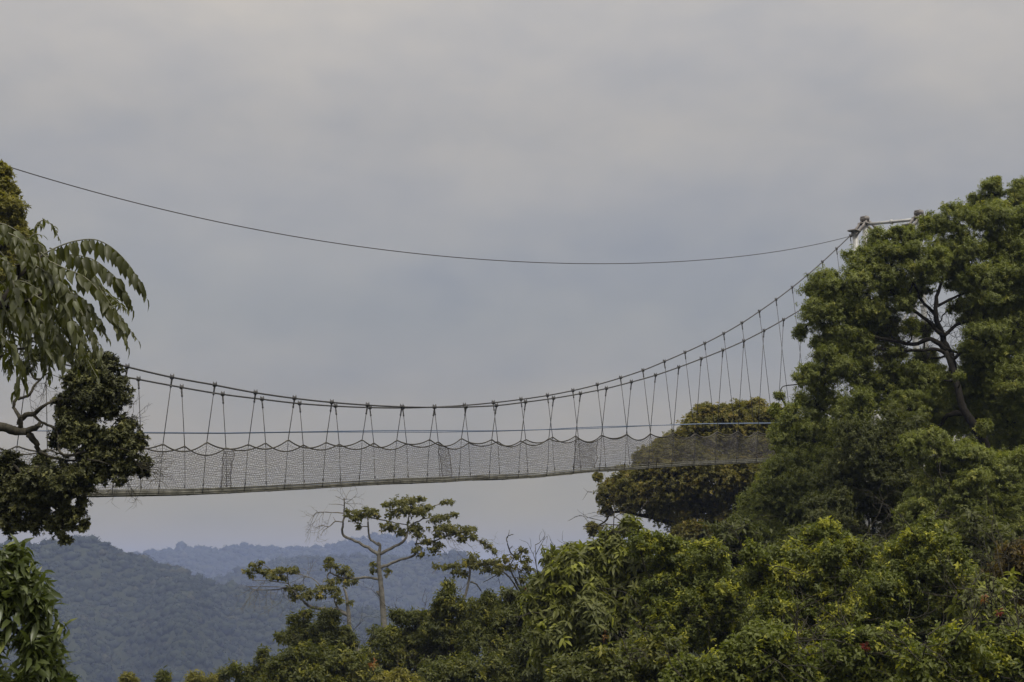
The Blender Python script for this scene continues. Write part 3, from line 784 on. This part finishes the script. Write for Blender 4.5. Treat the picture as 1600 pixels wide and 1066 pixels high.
# --- darker trees in the middle right
for label, Y, bl, lm, lpn in (
    ('dark feathery tree below the bridge end, its crown touching the deck', 50, [(1226, 690, 28), (1240, 730, 44), (1275, 690, 42), (1208, 768, 36), (1240, 780, 50), (1180, 800, 36), (1215, 830, 44), (1285, 745, 44), (1190, 850, 50), (1260, 830, 44)], 'feather', 'feather'),
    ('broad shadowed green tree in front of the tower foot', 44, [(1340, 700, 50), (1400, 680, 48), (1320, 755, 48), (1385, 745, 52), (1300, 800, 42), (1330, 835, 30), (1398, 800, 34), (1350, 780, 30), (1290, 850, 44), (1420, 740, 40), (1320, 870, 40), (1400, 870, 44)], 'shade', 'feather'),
    ('leafy green tree with horizontal boughs at right, below the big tree', 40, [(1460, 700, 30), (1500, 712, 30), (1430, 700, 30), (1480, 740, 36), (1530, 735, 40), (1460, 775, 40), (1515, 775, 46), (1580, 745, 44), (1570, 795, 48), (1480, 815, 40), (1430, 810, 34), (1530, 830, 44), (1610, 800, 50), (1450, 850, 44), (1600, 860, 50)], 'feather', 'feather')):
    tree('forest_tree', label, 'tree', Y, bl, lpn, lm, M_bark, group='trees on the right-hand slope', twigs=6, twl=1.4, extra=dict(young=.05))
# --- lighter front row on the right
front = [
    ('big-leaved tree at the left end of the slope, pale leaf clusters', 34, [(868, 880, 26), (845, 915, 30), (895, 868, 24), (925, 862, 22), (900, 905, 40), (955, 870, 26), (955, 905, 40), (860, 960, 40), (920, 960, 50), (990, 890, 34), (1000, 940, 44), (985, 822, 12), (955, 838, 10), (880, 1010, 50), (960, 1020, 50)], 'broad', 'broad', {}),
    ('yellow-tipped tree behind the big-leaved tree, under the domed tree', 33, [(1050, 880, 34), (1075, 915, 44), (1030, 930, 40), (1110, 880, 36), (1130, 930, 46), (1080, 970, 50), (1030, 990, 46), (1000, 850, 24), (1040, 850, 22), (1140, 985, 50)], 'bright', 'bright', {}),
    ('brightest yellow-green tree below the tower foot', 30, [(1270, 848, 30), (1300, 840, 30), (1240, 875, 36), (1290, 885, 44), (1330, 870, 30), (1200, 905, 40), (1250, 930, 50), (1310, 940, 46), (1215, 960, 46), (1280, 990, 50), (1180, 870, 24)], 'bright', 'bright', dict(young=.3)),
    ('yellow-green tree with a pointed top right of the brightest tree', 31, [(1450, 830, 24), (1440, 855, 34), (1480, 870, 36), (1405, 885, 40), (1455, 905, 50), (1500, 915, 42), (1380, 930, 42), (1430, 960, 50), (1500, 965, 46), (1360, 975, 40)], 'bright', 'bright', dict(young=.24)),
    ('rust-tinged bushy tree at the right edge of the slope', 29, [(1590, 880, 34), (1570, 910, 34), (1605, 930, 44), (1560, 950, 36), (1600, 985, 46)], 'rusty', 'dark', {}),
    ('big-leaved drooping tree beside the rust-tinged tree', 28, [(1545, 925, 26), (1525, 955, 34), (1560, 985, 38), (1530, 1000, 40), (1575, 925, 20)], 'broad', 'broad', {}),
    ('low yellow-green bush at the bottom right corner', 24, [(1500, 1020, 44), (1560, 1030, 44), (1600, 1020, 40), (1450, 1045, 44), (1540, 1080, 60), (1620, 1080, 50)], 'bright', 'bright', dict(L=.11, W=.055, sp=.14)),
    ('low leafy bush at the bottom between two yellow-green trees', 25, [(1330, 1020, 44), (1380, 1010, 44), (1290, 1050, 44), (1350, 1065, 50), (1410, 1050, 44), (1400, 1100, 50)], 'bright', 'bright', dict(L=.11, W=.055, sp=.14, young=.12)),
    ('dull green bush at the bottom below the brightest tree', 25, [(1190, 1015, 46), (1230, 1040, 44), (1140, 1050, 46), (1170, 1085, 50), (1250, 1085, 50), (1080, 1070, 46)], 'bright', 'bright', dict(L=.11, W=.055, sp=.14, young=.12)),
    ('dark green bush at the bottom below the big-leaved tree', 27, [(1000, 1040, 46), (950, 1060, 44), (1040, 1030, 40), (900, 1060, 46), (1020, 1085, 46), (930, 1100, 50)], 'dark', 'dark', dict(L=.13, W=.055, sp=.18)),
]
for label, Y, bl, lm, lpn, ex in front:
    tree('bush' if 'bush at' in label else 'forest_tree', label, 'bush' if 'bush at' in label else 'tree', Y, bl, lpn, lm, M_bark, group='trees on the right-hand slope', extra=ex, twigs=10, twl=1.1, jy=.9)
# filler crowns standing behind the front row
back = [
    ('dark tree in the shade behind the yellow-tipped tree', 42, [(1060, 890, 50), (1120, 880, 50), (1000, 900, 46), (1180, 900, 50), (1090, 960, 60), (1180, 980, 60), (940, 930, 50), (1010, 1000, 60), (1150, 840, 40), (880, 960, 46), (900, 1010, 56), (850, 1040, 56), (950, 1040, 60)]),
    ('dark tree in the shade behind the brightest yellow-green tree', 40, [(1250, 880, 60), (1330, 900, 60), (1290, 960, 60), (1380, 970, 60), (1360, 880, 46), (1220, 1000, 60)]),
    ('dark tree in the shade behind the pointed yellow-green tree', 38, [(1420, 900, 60), (1500, 900, 60), (1470, 970, 60), (1570, 960, 60), (1550, 880, 60), (1620, 900, 60), (1540, 840, 46), (1600, 1020, 60)]),
]
for label, Y, bl in back:
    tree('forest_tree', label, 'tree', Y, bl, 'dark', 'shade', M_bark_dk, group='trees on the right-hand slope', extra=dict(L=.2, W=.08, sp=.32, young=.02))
for label, Y, bl in (('dark tree in the background behind the tower legs', 78, [(1290, 690, 50), (1350, 690, 50), (1410, 690, 52), (1470, 690, 50), (1330, 760, 60), (1420, 770, 60), (1300, 820, 60), (1390, 830, 60), (1230, 770, 50), (1480, 780, 60)]),
                     ('dark tree in the background right of the tower legs', 82, [(1530, 690, 56), (1590, 700, 60), (1540, 770, 60), (1600, 780, 60), (1500, 830, 60), (1570, 620, 50), (1640, 640, 70), (1580, 840, 60)])):
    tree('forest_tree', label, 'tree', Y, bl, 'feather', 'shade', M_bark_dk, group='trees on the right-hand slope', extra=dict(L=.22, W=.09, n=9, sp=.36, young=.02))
# --- lower middle
mid = [
    ('vine-draped dark green tree right of the bent pale trunk', 47, [(702, 916, 11, 12), (700, 935, 18), (688, 955, 20), (718, 950, 18), (680, 980, 26), (710, 985, 30), (736, 970, 22)], 'dark', 'dark', dict(droop=.8)),
    ('dark green tree left of the pale rounded slope trees', 46, [(770, 950, 24), (800, 945, 26), (825, 935, 22), (790, 980, 40), (750, 1000, 40), (830, 980, 40), (740, 945, 12), (800, 1030, 46), (845, 1030, 40), (765, 935, 14), (750, 955, 14)], 'dark', 'dark', {}),
    ('dark spreading tree below the flat-topped tree', 48, [(640, 965, 30, 9), (620, 960, 16, 7), (660, 960, 18, 7), (625, 1000, 36, 20), (660, 1000, 36), (600, 1020, 36), (640, 1040, 44), (700, 1030, 44), (590, 990, 20, 12)], 'dark', 'dark', dict(young=.14)),
    ('leafy dark green tree around the bent pale trunk', 50, [(500, 985, 30), (515, 965, 18), (475, 1005, 28), (450, 995, 14, 7), (460, 985, 12, 6), (440, 993, 10, 5), (520, 1010, 34), (470, 975, 12, 7), (478, 958, 10, 4), (460, 965, 10, 4), (540, 1000, 20)], 'dark', 'dark', {}),
    ('light green bushy tree at the bottom of the middle clump', 44, [(500, 1035, 36), (470, 1040, 30), (530, 1045, 34), (450, 1060, 34), (505, 1075, 40), (560, 1050, 30), (430, 1065, 20), (565, 1080, 40)], 'dark', 'dark', dict(young=.3, L=.14, W=.06, sp=.2)),
    ('pale olive round bush at the bottom below the dark spreading tree', 40, [(600, 1062, 20, 12), (640, 1068, 24, 12), (620, 1085, 40)], 'yolive', 'dark', {}),
    ('dark green tree at the bottom in the middle, behind pale bush', 42, [(700, 1065, 44), (755, 1055, 40), (790, 1075, 40), (660, 1075, 36), (850, 1075, 44)], 'dark', 'dark', {}),
]
for label, Y, bl, lm, lpn, ex in mid:
    tree('bush' if 'round bush' in label else 'forest_tree', label, 'bush' if 'round bush' in label else 'tree', Y, bl, lpn, lm, M_bark, group='trees in the low middle clump', extra=ex, twigs=7, twl=.8)
small = [('sparse dark treetop left of the middle clump', 52, [(410, 1040, 16), (411, 1022, 7, 9), (395, 1050, 14), (425, 1050, 14), (370, 1045, 14, 9), (385, 1060, 20), (415, 1070, 24), (350, 1050, 14, 7)], 'dark'),
         ('small yellow-green treetop at the bottom, nearest the ridge', 52, [(305, 1058, 12, 8), (298, 1068, 14), (330, 1062, 16, 7), (345, 1070, 20), (315, 1080, 22)], 'yolive'),
         ('small pointed treetop at the bottom, alone over the ridge', 52, [(254, 1056, 7, 8), (258, 1066, 10), (254, 1078, 14)], 'dark'),
         ('tiny yellow treetop at the bottom, leftmost over the ridge', 52, [(196, 1057, 8, 5), (206, 1063, 9, 5), (198, 1074, 14)], 'yolive')]
for label, Y, bl, lm in small:
    tree('forest_tree', label, 'tree', Y, bl, 'dark', lm, M_bark, group='trees in the low middle clump', extra=dict(sp=.26, L=.16), dens=.8)

# --- flat-topped trees with pale bark
tree('flat_topped_tree', 'tall flat-topped tree with straight pale trunk and layered leaf pads', 'tree', 66, [
    (605, 788, 10, 5), (622, 785, 12, 6), (643, 783, 14, 7), (655, 778, 8, 4), (668, 792, 9, 6), (640, 797, 26, 7), (612, 803, 9, 6), (655, 800, 14, 7), (575, 803, 13, 6), (560, 805, 10, 4), (573, 796, 7, 4), (588, 803, 6, 5),
    (560, 822, 5, 5), (553, 811, 7, 4), (547, 806, 7, 3), (556, 799, 8, 3), (543, 799, 5, 3), (585, 797, 7, 3), (613, 824, 12, 6), (628, 832, 8, 6), (600, 822, 6, 5), (648, 824, 13, 8), (655, 835, 8, 6), (704, 784, 7, 3.5), (694, 785, 6, 3), (690, 808, 14, 5), (707, 803, 7, 4), (680, 812, 8, 5),
    (695, 824, 18, 7), (712, 830, 16, 8), (730, 827, 12, 6), (738, 840, 9, 5), (685, 835, 12, 6), (677, 858, 9, 6), (686, 851, 8, 5), (660, 866, 7, 5), (650, 858, 8, 5), (668, 846, 10, 5), (722, 841, 8, 5), (765, 853, 7, 4), (772, 860, 5, 5), (755, 846, 6, 4),
    (583, 880, 5, 3), (582, 891, 6, 4), (605, 891, 6, 3), (604, 898, 4, 3), (590, 884, 4, 3),
    (514, 876, 8, 4), (508, 885, 7, 4), (524, 884, 8, 4), (540, 889, 9, 6), (546, 898, 7, 6), (535, 895, 8, 5), (540, 910, 9, 6), (555, 908, 6, 4), (528, 906, 7, 4), (516, 872, 5, 3)],
    'flat', 'flat', M_bark_pale,
    trunk=[(602, 1060, 5), (600, 985, 4.6), (597, 935, 4.2), (594, 905, 3.6), (592, 885, 3.2), (592, 866, 2.8), (594, 852, 2.0), (590, 848, 1.6)],
    limbs=[[(592, 868, 2.2), (575, 856, 1.9), (556, 845, 1.7), (537, 837, 1.6), (536, 818, 1.3), (538, 800, 1), (538, 778, .6)], [(593, 852, 1.6), (580, 844, 1.4), (576, 834, 1.2), (575, 812, 1), (573, 800, .7)],
           [(594, 866, 2), (612, 856, 1.8), (632, 844, 1.6), (637, 830, 1.2), (638, 810, .9), (640, 797, .6)], [(637, 824, 1.1), (648, 817, .9), (660, 811, .8), (660, 800, .6)], [(593, 888, 2), (618, 877, 1.7), (648, 867, 1.5), (650, 852, 1), (652, 840, .6)],
           [(648, 850, 1.1), (676, 846, 1), (698, 838, .7), (715, 832, .5)], [(593, 906, 1.6), (575, 902, 1.5), (555, 904, 1.4), (532, 902, 1.2), (516, 895, 1), (511, 902, .8), (515, 906, .6)], [(516, 895, .9), (516, 884, .6), (516, 873, .4)],
           [(573, 808, .7), (595, 812, .7), (618, 817, .6), (636, 820, .6)], [(660, 800, .7), (672, 794, .7), (688, 787, .6), (703, 784, .4)], [(538, 802, .8), (518, 801, .6), (495, 801, .5), (488, 812, .3)], [(536, 816, .8), (524, 815, .7), (514, 823, .6), (502, 821, .4), (492, 826, .3)], [(514, 823, .5), (505, 830, .4), (501, 838, .3)], [(524, 815, .5), (521, 808, .3)],
           [(538, 790, .5), (527, 788, .4), (514, 788, .3)], [(538, 794, .5), (548, 798, .4), (558, 803, .4)], [(538, 782, .4), (530, 778, .3), (524, 775, .25)], [(538, 781, .4), (545, 780, .3), (549, 781, .2)], [(539, 786, .4), (548, 790, .3), (556, 800, .3)], [(595, 931, 2.5), (591, 927, 2.2), (590, 924, 1.2)]],
    dens=1.0, auto=True, depth=1.5, twigs=26, twig_at=[(495, 803, 4, 0, -.6, -.8), (505, 800, 6, 0, -.5, -.6), (538, 782, 3, 0, -.3, .8), (545, 786, 3, 0, .8, .3), (505, 826, 3, 0, -.7, -.6), (715, 850, 8, 0, .6, -.7), (742, 845, 6, 0, 1, -.3), (700, 845, 8, 0, .4, -.8)], twl=.75)
tree('flat_topped_tree', 'leaning pale-barked tree with bent trunk and long bough reaching left', 'tree', 63, [
    (390, 893, 7, 4), (402, 889, 9, 4), (415, 893, 9, 5), (395, 881, 8, 3), (408, 878, 8, 3), (438, 891, 14, 5), (455, 889, 9, 4), (425, 899, 10, 5), (440, 902, 8, 5), (462, 892, 6, 4), (390, 900, 5, 4),
    (455, 922, 9, 6), (468, 918, 10, 5), (478, 930, 10, 6), (462, 932, 7, 6), (486, 925, 8, 5), (505, 920, 12, 6), (500, 932, 7, 7), (518, 918, 11, 6), (525, 930, 8, 7), (530, 940, 6, 5), (515, 908, 8, 4), (548, 940, 4, 4)],
    'flat', 'flat', M_bark_pale,
    trunk=[(575, 1045, 4), (562, 1020, 4), (549, 1005, 3.8), (546, 985, 3.6), (545, 965, 3.3), (543, 945, 2.6), (541, 930, 2), (537, 918, 1.6)],
    limbs=[[(545, 962, 2.4), (530, 955, 2.4), (505, 952, 2.1), (485, 948, 1.9), (474, 940, 1.5), (466, 932, 1.1)], [(530, 955, 1.3), (526, 946, 1.1), (522, 938, .8)], [(470, 936, 1), (460, 925, .9), (452, 915, .8), (449, 900, .7), (449, 890, .5)],
           [(453, 917, .8), (435, 921, .7), (412, 922, .6), (396, 921, .5), (388, 916, .4)], [(450, 912, .6), (430, 909, .5), (410, 907, .4), (395, 907, .3)], [(449, 902, .6), (430, 894, .5), (414, 884, .4), (404, 879, .3)], [(500, 915, .7), (490, 905, .6), (475, 900, .5), (465, 896, .3)], [(452, 918, .5), (430, 917, .4), (405, 917, .4), (384, 916, .3)]],
    depth=1.5, twigs=24, twig_at=[(400, 920, 5, 0, -.6, -.7), (425, 925, 7, 0, .1, -1), (440, 920, 6, 0, -.1, -1), (415, 910, 8, 0, -.7, -.4), (480, 903, 5, 0, -.3, .4), (485, 880, 6, 0, -.6, -.1)], twl=.8)
tree('flat_topped_tree', 'small flat-topped tree with one curved trunk beside the bare-stemmed tree', 'tree', 60, [
    (738, 868, 8, 5), (735, 876, 14, 5), (715, 883, 12, 4), (695, 884, 12, 3.5), (682, 884, 6, 3), (755, 880, 12, 5), (770, 877, 10, 5), (712, 893, 8, 5), (725, 895, 7, 5), (760, 890, 8, 5), (742, 885, 10, 5), (775, 888, 8, 6)],
    'flat', 'flat', M_bark_pale,
    trunk=[(690, 985, 2.6), (712, 955, 2.4), (724, 938, 2.2), (731, 915, 2), (734, 895, 1.6), (734, 882, 1.1)],
    limbs=[[(735, 909, 1.1), (744, 913, .9), (752, 924, .7)], [(734, 888, .8), (722, 882, .6), (700, 884, .4)], [(734, 887, .8), (748, 881, .6), (765, 879, .4)]], depth=1.6, twigs=4, twl=.6)
tree('sparse_tree', 'thin sparse tree with several bare stems and a dead leader', 'tree', 58, [
    (812, 857, 7, 4), (820, 860, 6, 3), (822, 875, 9, 6), (808, 868, 7, 6), (790, 872, 8, 5), (797, 885, 10, 6), (782, 884, 9, 6), (778, 893, 8, 5), (822, 886, 8, 5), (815, 905, 6, 6), (830, 890, 6, 5)],
    'flat', 'flat', M_bark,
    trunk=[(835, 1000, 2), (822, 945, 1.8), (812, 928, 1.5), (803, 912, 1.2), (793, 899, 1), (785, 893, .7)],
    limbs=[[(820, 938, 1.4), (812, 920, 1.2), (802, 900, 1), (797, 885, .8), (803, 872, .8), (797, 862, .8), (793, 850, .7), (792, 840, .6), (798, 836, .5), (802, 835, .4)], [(796, 858, .5), (801, 853, .3)], [(793, 841, .4), (795, 834, .3), (796, 828, .25)], [(815, 928, 1), (813, 905, .8), (808, 885, .6)], [(803, 872, .6), (812, 863, .5)], [(800, 865, .5), (788, 870, .4)],
           [(785, 893, .6), (770, 902, .5), (755, 910, .4)]], depth=1.6, twigs=10, twl=.6, dens=.8)

# --- left edge
tree('olive_tree', 'tall pale olive tree at the upper left edge behind the pinnate leaves', 'tree', 33, [
    (2, 268, 15), (12, 268, 8), (0, 295, 24), (18, 300, 12), (22, 318, 13), (8, 330, 28), (28, 336, 12), (30, 350, 12), (5, 365, 34), (40, 372, 16), (20, 395, 38), (48, 385, 16), (-40, 320, 44), (-30, 400, 60), (30, 440, 36), (-10, 460, 50), (60, 420, 24), (-50, 260, 30)],
    'yolive', 'yolive', M_bark, trunk=[(-60, 1100, 9), (-50, 800, 8), (-40, 600, 7), (-25, 450, 5), (-10, 350, 3)])
tree('gnarled_tree', 'dark gnarled tree with mossy crooked limbs in front of the net', 'tree', 22, [
    (140, 575, 28), (165, 590, 32), (182, 615, 26), (150, 618, 36), (120, 605, 28), (105, 635, 26), (135, 650, 28), (110, 665, 26), (95, 690, 18), (125, 685, 32), (165, 640, 22), (120, 560, 16), (170, 565, 14),
    (200, 675, 24), (215, 690, 18), (180, 690, 28), (205, 715, 26), (170, 720, 30), (220, 735, 13), (190, 738, 22), (145, 735, 28), (155, 700, 22),
    (95, 745, 34), (60, 755, 34), (25, 745, 30), (10, 725, 22), (120, 770, 26), (80, 785, 38), (40, 790, 36), (0, 780, 40), (115, 805, 20), (95, 820, 20), (130, 822, 9), (100, 843, 9), (60, 815, 22), (20, 818, 20), (-30, 750, 40), (-40, 800, 40), (65, 720, 14),
    (55, 560, 16), (38, 575, 10), (80, 555, 14)],
    'gnarl', 'gnarl', M_bark, back=.25,
    trunk=[(-160, 1100, 17), (-150, 850, 16), (-120, 720, 14), (-70, 665, 11), (0, 667, 7.5), (22, 673, 7), (42, 675, 6)],
    limbs=[[(32, 668, 3.4), (31, 652, 2.5), (23, 640, 2.2), (22, 628, 2), (32, 622, 1.9), (46, 617, 1.7), (54, 603, 1.6), (66, 590, 0.96), (78, 580, 0.66)], [(30, 664, 3.8), (36, 651, 3.4), (54, 645, 3.2), (70, 633, 2), (86, 626, 1.7), (104, 618, 1.4), (122, 608, 1.1), (140, 596, 0.72)],
           [(42, 675, 4.2), (58, 668, 3.4), (64, 660, 1.8), (76, 665, 1.7), (89, 672, 1.6), (91, 690, 1.4), (93, 706, 1.6), (104, 712, 1.6), (128, 707, 1.4), (146, 700, 1.3), (160, 692, 1.1), (178, 697, 0.78), (200, 712, 0.54), (214, 725, 0.36)],
           [(43, 678, 4.2), (54, 692, 3.8), (62, 708, 2.4), (66, 720, 2.2), (58, 730, 2.5), (46, 737, 2), (38, 748, 1.5)], [(62, 706, 1.6), (82, 715, 1.6), (110, 720, 1.4), (136, 718, 1.2), (160, 722, 0.84), (180, 730, 0.48)], [(54, 650, 2), (66, 662, 1.2), (64, 668, 0.96)], [(150, 697, 0.84), (172, 700, 0.66), (195, 702, 0.48), (212, 712, 0.3)]],
    dens=1.0, twigs=26, twig_at=[(200, 655, 9, 0, .5, .7), (225, 740, 8, 0, .8, -.4), (190, 745, 12, 0, .3, -1), (235, 725, 8, 0, 1, -.2), (60, 590, 10, 0, 0, -.6), (75, 600, 8, 0, .3, -.4)], twl=.42)

def pinnate_tree():
    Y0 = 12.5; s = Y0 / F
    root = empty('pinnate_leaved_tree', tuple(Pt(-190, 1400, Y0)))
    root.location.z = float(ground_z(np.array(root.location.x), np.array(root.location.y)))
    tag(root, 'near tree with long drooping compound leaves arching from the left edge', 'tree')
    m = MB(); g = root.location
    tr = spline([[g.x, g.y, g.z - .3, .11], [g.x + .05, g.y, g.z + 3.5, .085], [*Pt(-120, 640, Y0), .06], [*Pt(-50, 520, Y0), .035]], 6)
    m.tube(tr[:, :3], tr[:, 3], 9, rough=.06); m.obj('trunk', M_bark_dk, root, True)
    br = MB()
    tips = []
    for l in ([(-50, 520, 5), (-10, 482, 4.5), (10, 462, 4), (24, 438, 3.4), (30, 415, 2.4), (36, 398, 1.5)], [(-50, 520, 4), (-20, 430, 3), (0, 390, 2), (10, 365, 1.4)], [(-10, 482, 3), (30, 475, 2.4), (60, 462, 1.8), (85, 452, 1.2)],
              [(-50, 525, 4), (0, 540, 2.2), (30, 545, 1.6), (52, 540, 1)], [(24, 438, 2.4), (50, 412, 1.8), (68, 398, 1.2)], [(-90, 580, 4), (-30, 570, 2.6), (5, 556, 1.4), (28, 552, .8)]):
        q = px_tube(br, l, Y0, jy=.15); tips.append(q[-1])
    br.obj('branches', M_bark_dk, root, True)
    rach = MB(); lv = Leaves()
    def frond(pts, Ll=.15, Wl=.055, hang=1.7, spacing=.070, young=0., start=.08):
        p = spline(pts, 8); sl = np.r_[0, np.cumsum(np.linalg.norm(np.diff(p, axis=0), axis=1))]
        rach.tube(p, np.linspace(.0075, .0025, len(p)), 5)
        ss = np.arange(sl[-1] * start, sl[-1], spacing); n = len(ss)
        b = np.stack([np.interp(ss, sl, p[:, i]) for i in range(3)], -1)
        tg = nrm(np.stack([np.interp(ss, sl, np.gradient(p[:, i])) for i in range(3)], -1))
        side = nrm(np.cross(tg, np.array([0, 0, 1.0])))
        fr = ss / sl[-1]; sz = np.clip(.75 + .9 * fr * (1 - fr) * 1.6 - .35 * (fr > .9), .4, 1.2)
        cl = RNG.uniform(0, 1)
        for sg in (-1, 1):
            d = side * sg * RNG.uniform(.25, .8, (n, 1)) + tg * RNG.uniform(.05, .45, (n, 1)) + np.array([0, 0, -1.]) * hang * RNG.uniform(.55, 1.3, (n, 1)) + RNG.normal(0, .25, (n, 3))
            nr = np.array([0, 0, .7]) + side * sg * hang * .9 + RNG.normal(0, .25, (n, 3))
            var = np.stack([RNG.uniform(0, 1, n), np.clip(cl + RNG.normal(0, .3, n), 0, 1), np.maximum(young, (RNG.uniform(0, 1, n) < .3) * RNG.uniform(.2, .9, n))], -1)
            lv.add(b + tg * (RNG.normal(0, .006, (n, 1)) + .25 * sg * spacing), d, nr, Ll * sz * RNG.uniform(.8, 1.12, n), Wl * sz * RNG.uniform(.8, 1.1, n), var, True, droop=.22, fold=.24)
        e = p[-1]; d = tg[-1:] + np.array([0, 0, -.3])
        lv.add(e[None], d, np.array([[0, 0, 1.]]), np.array([Ll * .8]), np.array([Wl * .7]), np.array([[.5, cl, young]]), True, droop=.2)
    def pf(l, dy=0.0):
        return [Pt(x, y, Y0 + dy + .02 * i) for i, (x, y) in enumerate(l)]
    T = tips
    frond(pf([(66, 398), (95, 384), (122, 376), (150, 375), (176, 388), (200, 412), (218, 440), (229, 466)], -.25), .16, .066)
    frond(pf([(66, 402), (92, 398), (120, 399), (146, 406), (168, 422), (186, 440), (200, 462), (206, 482)], 0.1), .16, .066)
    frond(pf([(70, 405), (102, 420), (130, 432), (152, 452), (172, 482), (188, 508), (199, 540)], -.4), .16, .07, 1.1)
    frond(pf([(60, 395), (66, 420), (73, 450), (78, 482), (80, 520)], -.8), .15, .055, .9)
    frond(pf([(78, 430), (95, 460), (108, 495), (122, 525), (134, 556)], -.6), .155, .06, 1.1)
    frond(pf([(85, 452), (110, 470), (134, 500), (150, 535), (160, 570)], .3), .15, .06, 1.1)
    frond(pf([(48, 380), (54, 360), (62, 347), (72, 345), (84, 356), (93, 374)], .3), .085, .03, .5, .035, .3)
    frond(pf([(36, 398), (44, 376), (54, 366), (66, 368)], .1), .09, .035, .4, .035, .6)
    ph = [(-20, 350, 15, 352, 40, 372, 52, 405), (-20, 380, 10, 372, 35, 392, 50, 430), (10, 365, 30, 372, 44, 395, 50, 420), (30, 415, 48, 425, 60, 455, 66, 500), (20, 440, 10, 470, 4, 510, 2, 545), (24, 438, 30, 470, 36, 505, 38, 540),
          (0, 390, 15, 410, 22, 440, 26, 480), (60, 462, 75, 490, 84, 520, 90, 545), (52, 520, 72, 528, 88, 545, 98, 570), (85, 452, 100, 480, 106, 515, 108, 552), (36, 398, 60, 402, 82, 424, 94, 458), (0, 520, 10, 535, 16, 550, 20, 570),
          (68, 398, 84, 415, 92, 446, 96, 480), (-20, 430, -5, 445, 0, 480, 0, 520), (45, 470, 60, 500, 66, 525, 70, 550), (10, 462, 28, 490, 44, 515, 50, 540), (60, 462, 90, 480, 118, 510, 140, 548), (50, 412, 80, 432, 104, 452, 124, 488), (28, 552, 36, 570, 34, 590, 26, 612),
          (-30, 400, -10, 395, 10, 412, 20, 450), (20, 440, 45, 448, 66, 470, 76, 505), (85, 452, 118, 462, 146, 490, 166, 525), (60, 500, 85, 520, 100, 540, 108, 562), (0, 480, 15, 500, 22, 530, 25, 550), (30, 480, 48, 500, 56, 520, 58, 540)]
    for q in ph:
        pts = [(q[2 * i] + RNG.normal(0, 3), q[2 * i + 1] + RNG.normal(0, 3)) for i in range(4)]
        frond(pf(pts, RNG.uniform(-1.0, .9)), RNG.uniform(.11, .155), RNG.uniform(.05, .072), RNG.uniform(.4, 1.5), .058, float(RNG.uniform(0, 1) < .15) * .5)
    for k in range(26):
        x0, y0 = RNG.uniform(-10, 85), RNG.uniform(372, 480)
        dx, dy = RNG.normal(10, 13), RNG.uniform(14, 28)
        frond([Pt(x0 + dx * q, y0 + dy * q * (1 + .25 * q) - 14 * (q == 1), Y0 + .4 + .07 * q * k % 1.6) for q in range(4)], RNG.uniform(.11, .15), RNG.uniform(.045, .06), RNG.uniform(.4, 1.5), .056, 0.)
    rach.obj('leaf_stalks', plain_mat('leaf_stalk', (.10, .10, .055), (.17, .16, .10), 8, .7), root, True)
    lv.obj('crown', LEAF['fern'], root)
pinnate_tree()

tree('drooping_shrub', 'near shrub with glossy drooping lance-shaped leaves in the lower left corner', 'shrub', 9, [
    (23, 866, 7.8, 10.8), (15, 890, 9.0), (-9, 874, 7.8, 15.7), (-5, 910, 13.3), (25, 916, 10.3), (53, 910, 5.4, 6.6), (59, 932, 6.0, 10.3), (67, 978, 5.4, 7.3), (49, 986, 8.4), (-9, 957, 14.4), (-17, 994, 13.3), (67, 1006, 4.3, 5.4), (69, 1036, 7.8), (49, 1046, 9.0), (92, 1062, 4.8), (21, 1064, 14.4), (-9, 1052, 16.9), (59, 1072, 13.3), (85, 1078, 9.6), (-45, 932, 21.8), (-55, 1012, 26.6), (5, 1087, 24.2)],
    'lance', 'lance', M_bark, trunk=[(-70, 1500, 5), (-40, 1200, 4.5), (-10, 1050, 3.6), (10, 980, 2.6), (20, 920, 1.6)], jy=.9, dens=.3)

# --- coloured young leaves of the forest: each a tuft standing on its own shoot
def tuft(x, y, r, Y, label, lm='flame'):
    root = empty('young_leaf_shoot', tuple(Pt(x, y + r * 3, Y)))
    tag(root, label, 'young leaves', 'coloured young shoots in the forest')
    m = MB(); a = Pt(x, y, Y)
    m.tube(spline([Pt(x + r * .4, y + r * 3.2, Y + .4), Pt(x, y + r * 1.5, Y + .2), a], 3), np.linspace(.02, .008, 7), 5)
    m.obj('stem', M_bark, root, True)
    lv = Leaves(); s = Y / F
    p = a + RNG.normal(0, r * s * .5, (7, 3)); lv.shoots(p, sphere_dirs(7, .6), 5, r * s * .9, r * s * .4, (40, 100), .7, .8, .4, fine=True)
    lv.obj('leaves', LEAF[lm], root)
tuft(582, 1033, 7, 41.5, 'orange young leaves below the bent pale trunk')
tuft(826, 918, 4, 45, 'small red leaf tuft at the left end of the slope', 'crimson')
tuft(945, 992, 5, 31.5, 'rust-orange leaf tuft low on the big-leaved tree')
tuft(1538, 932, 6, 26.5, 'orange hanging leaf tuft near the right edge')
tuft(1352, 1007, 6, 23.5, 'dark red leaf tuft in the low leafy bush', 'crimson')
tuft(1562, 957, 5, 26, 'red leaf tuft beside the rust-tinged tree', 'crimson')

# ------------------------------------------------------------------ haze
def make_haze():
    v = np.array([[x, y, z] for x in (-6300, 6300) for y in (-6300, 6300) for z in (-135.0, 165.0)])
    f = np.array([[0, 1, 3, 2], [4, 6, 7, 5], [0, 4, 5, 1], [2, 3, 7, 6], [0, 2, 6, 4], [1, 5, 7, 3]])
    m, t, o = mat_new('haze_air')
    p = N(t, 'ShaderNodeVolumePrincipled'); p.inputs['Color'].default_value = (.48, .575, .91, 1)
    p.inputs['Density'].default_value = .00028; p.inputs['Anisotropy'].default_value = 0.0
    t.links.new(p.outputs[0], o.inputs['Volume'])
    h = build('haze', v, f, m)
    tag(h, 'thin blue haze hanging in the valley air', 'haze', kind='stuff')
make_haze()
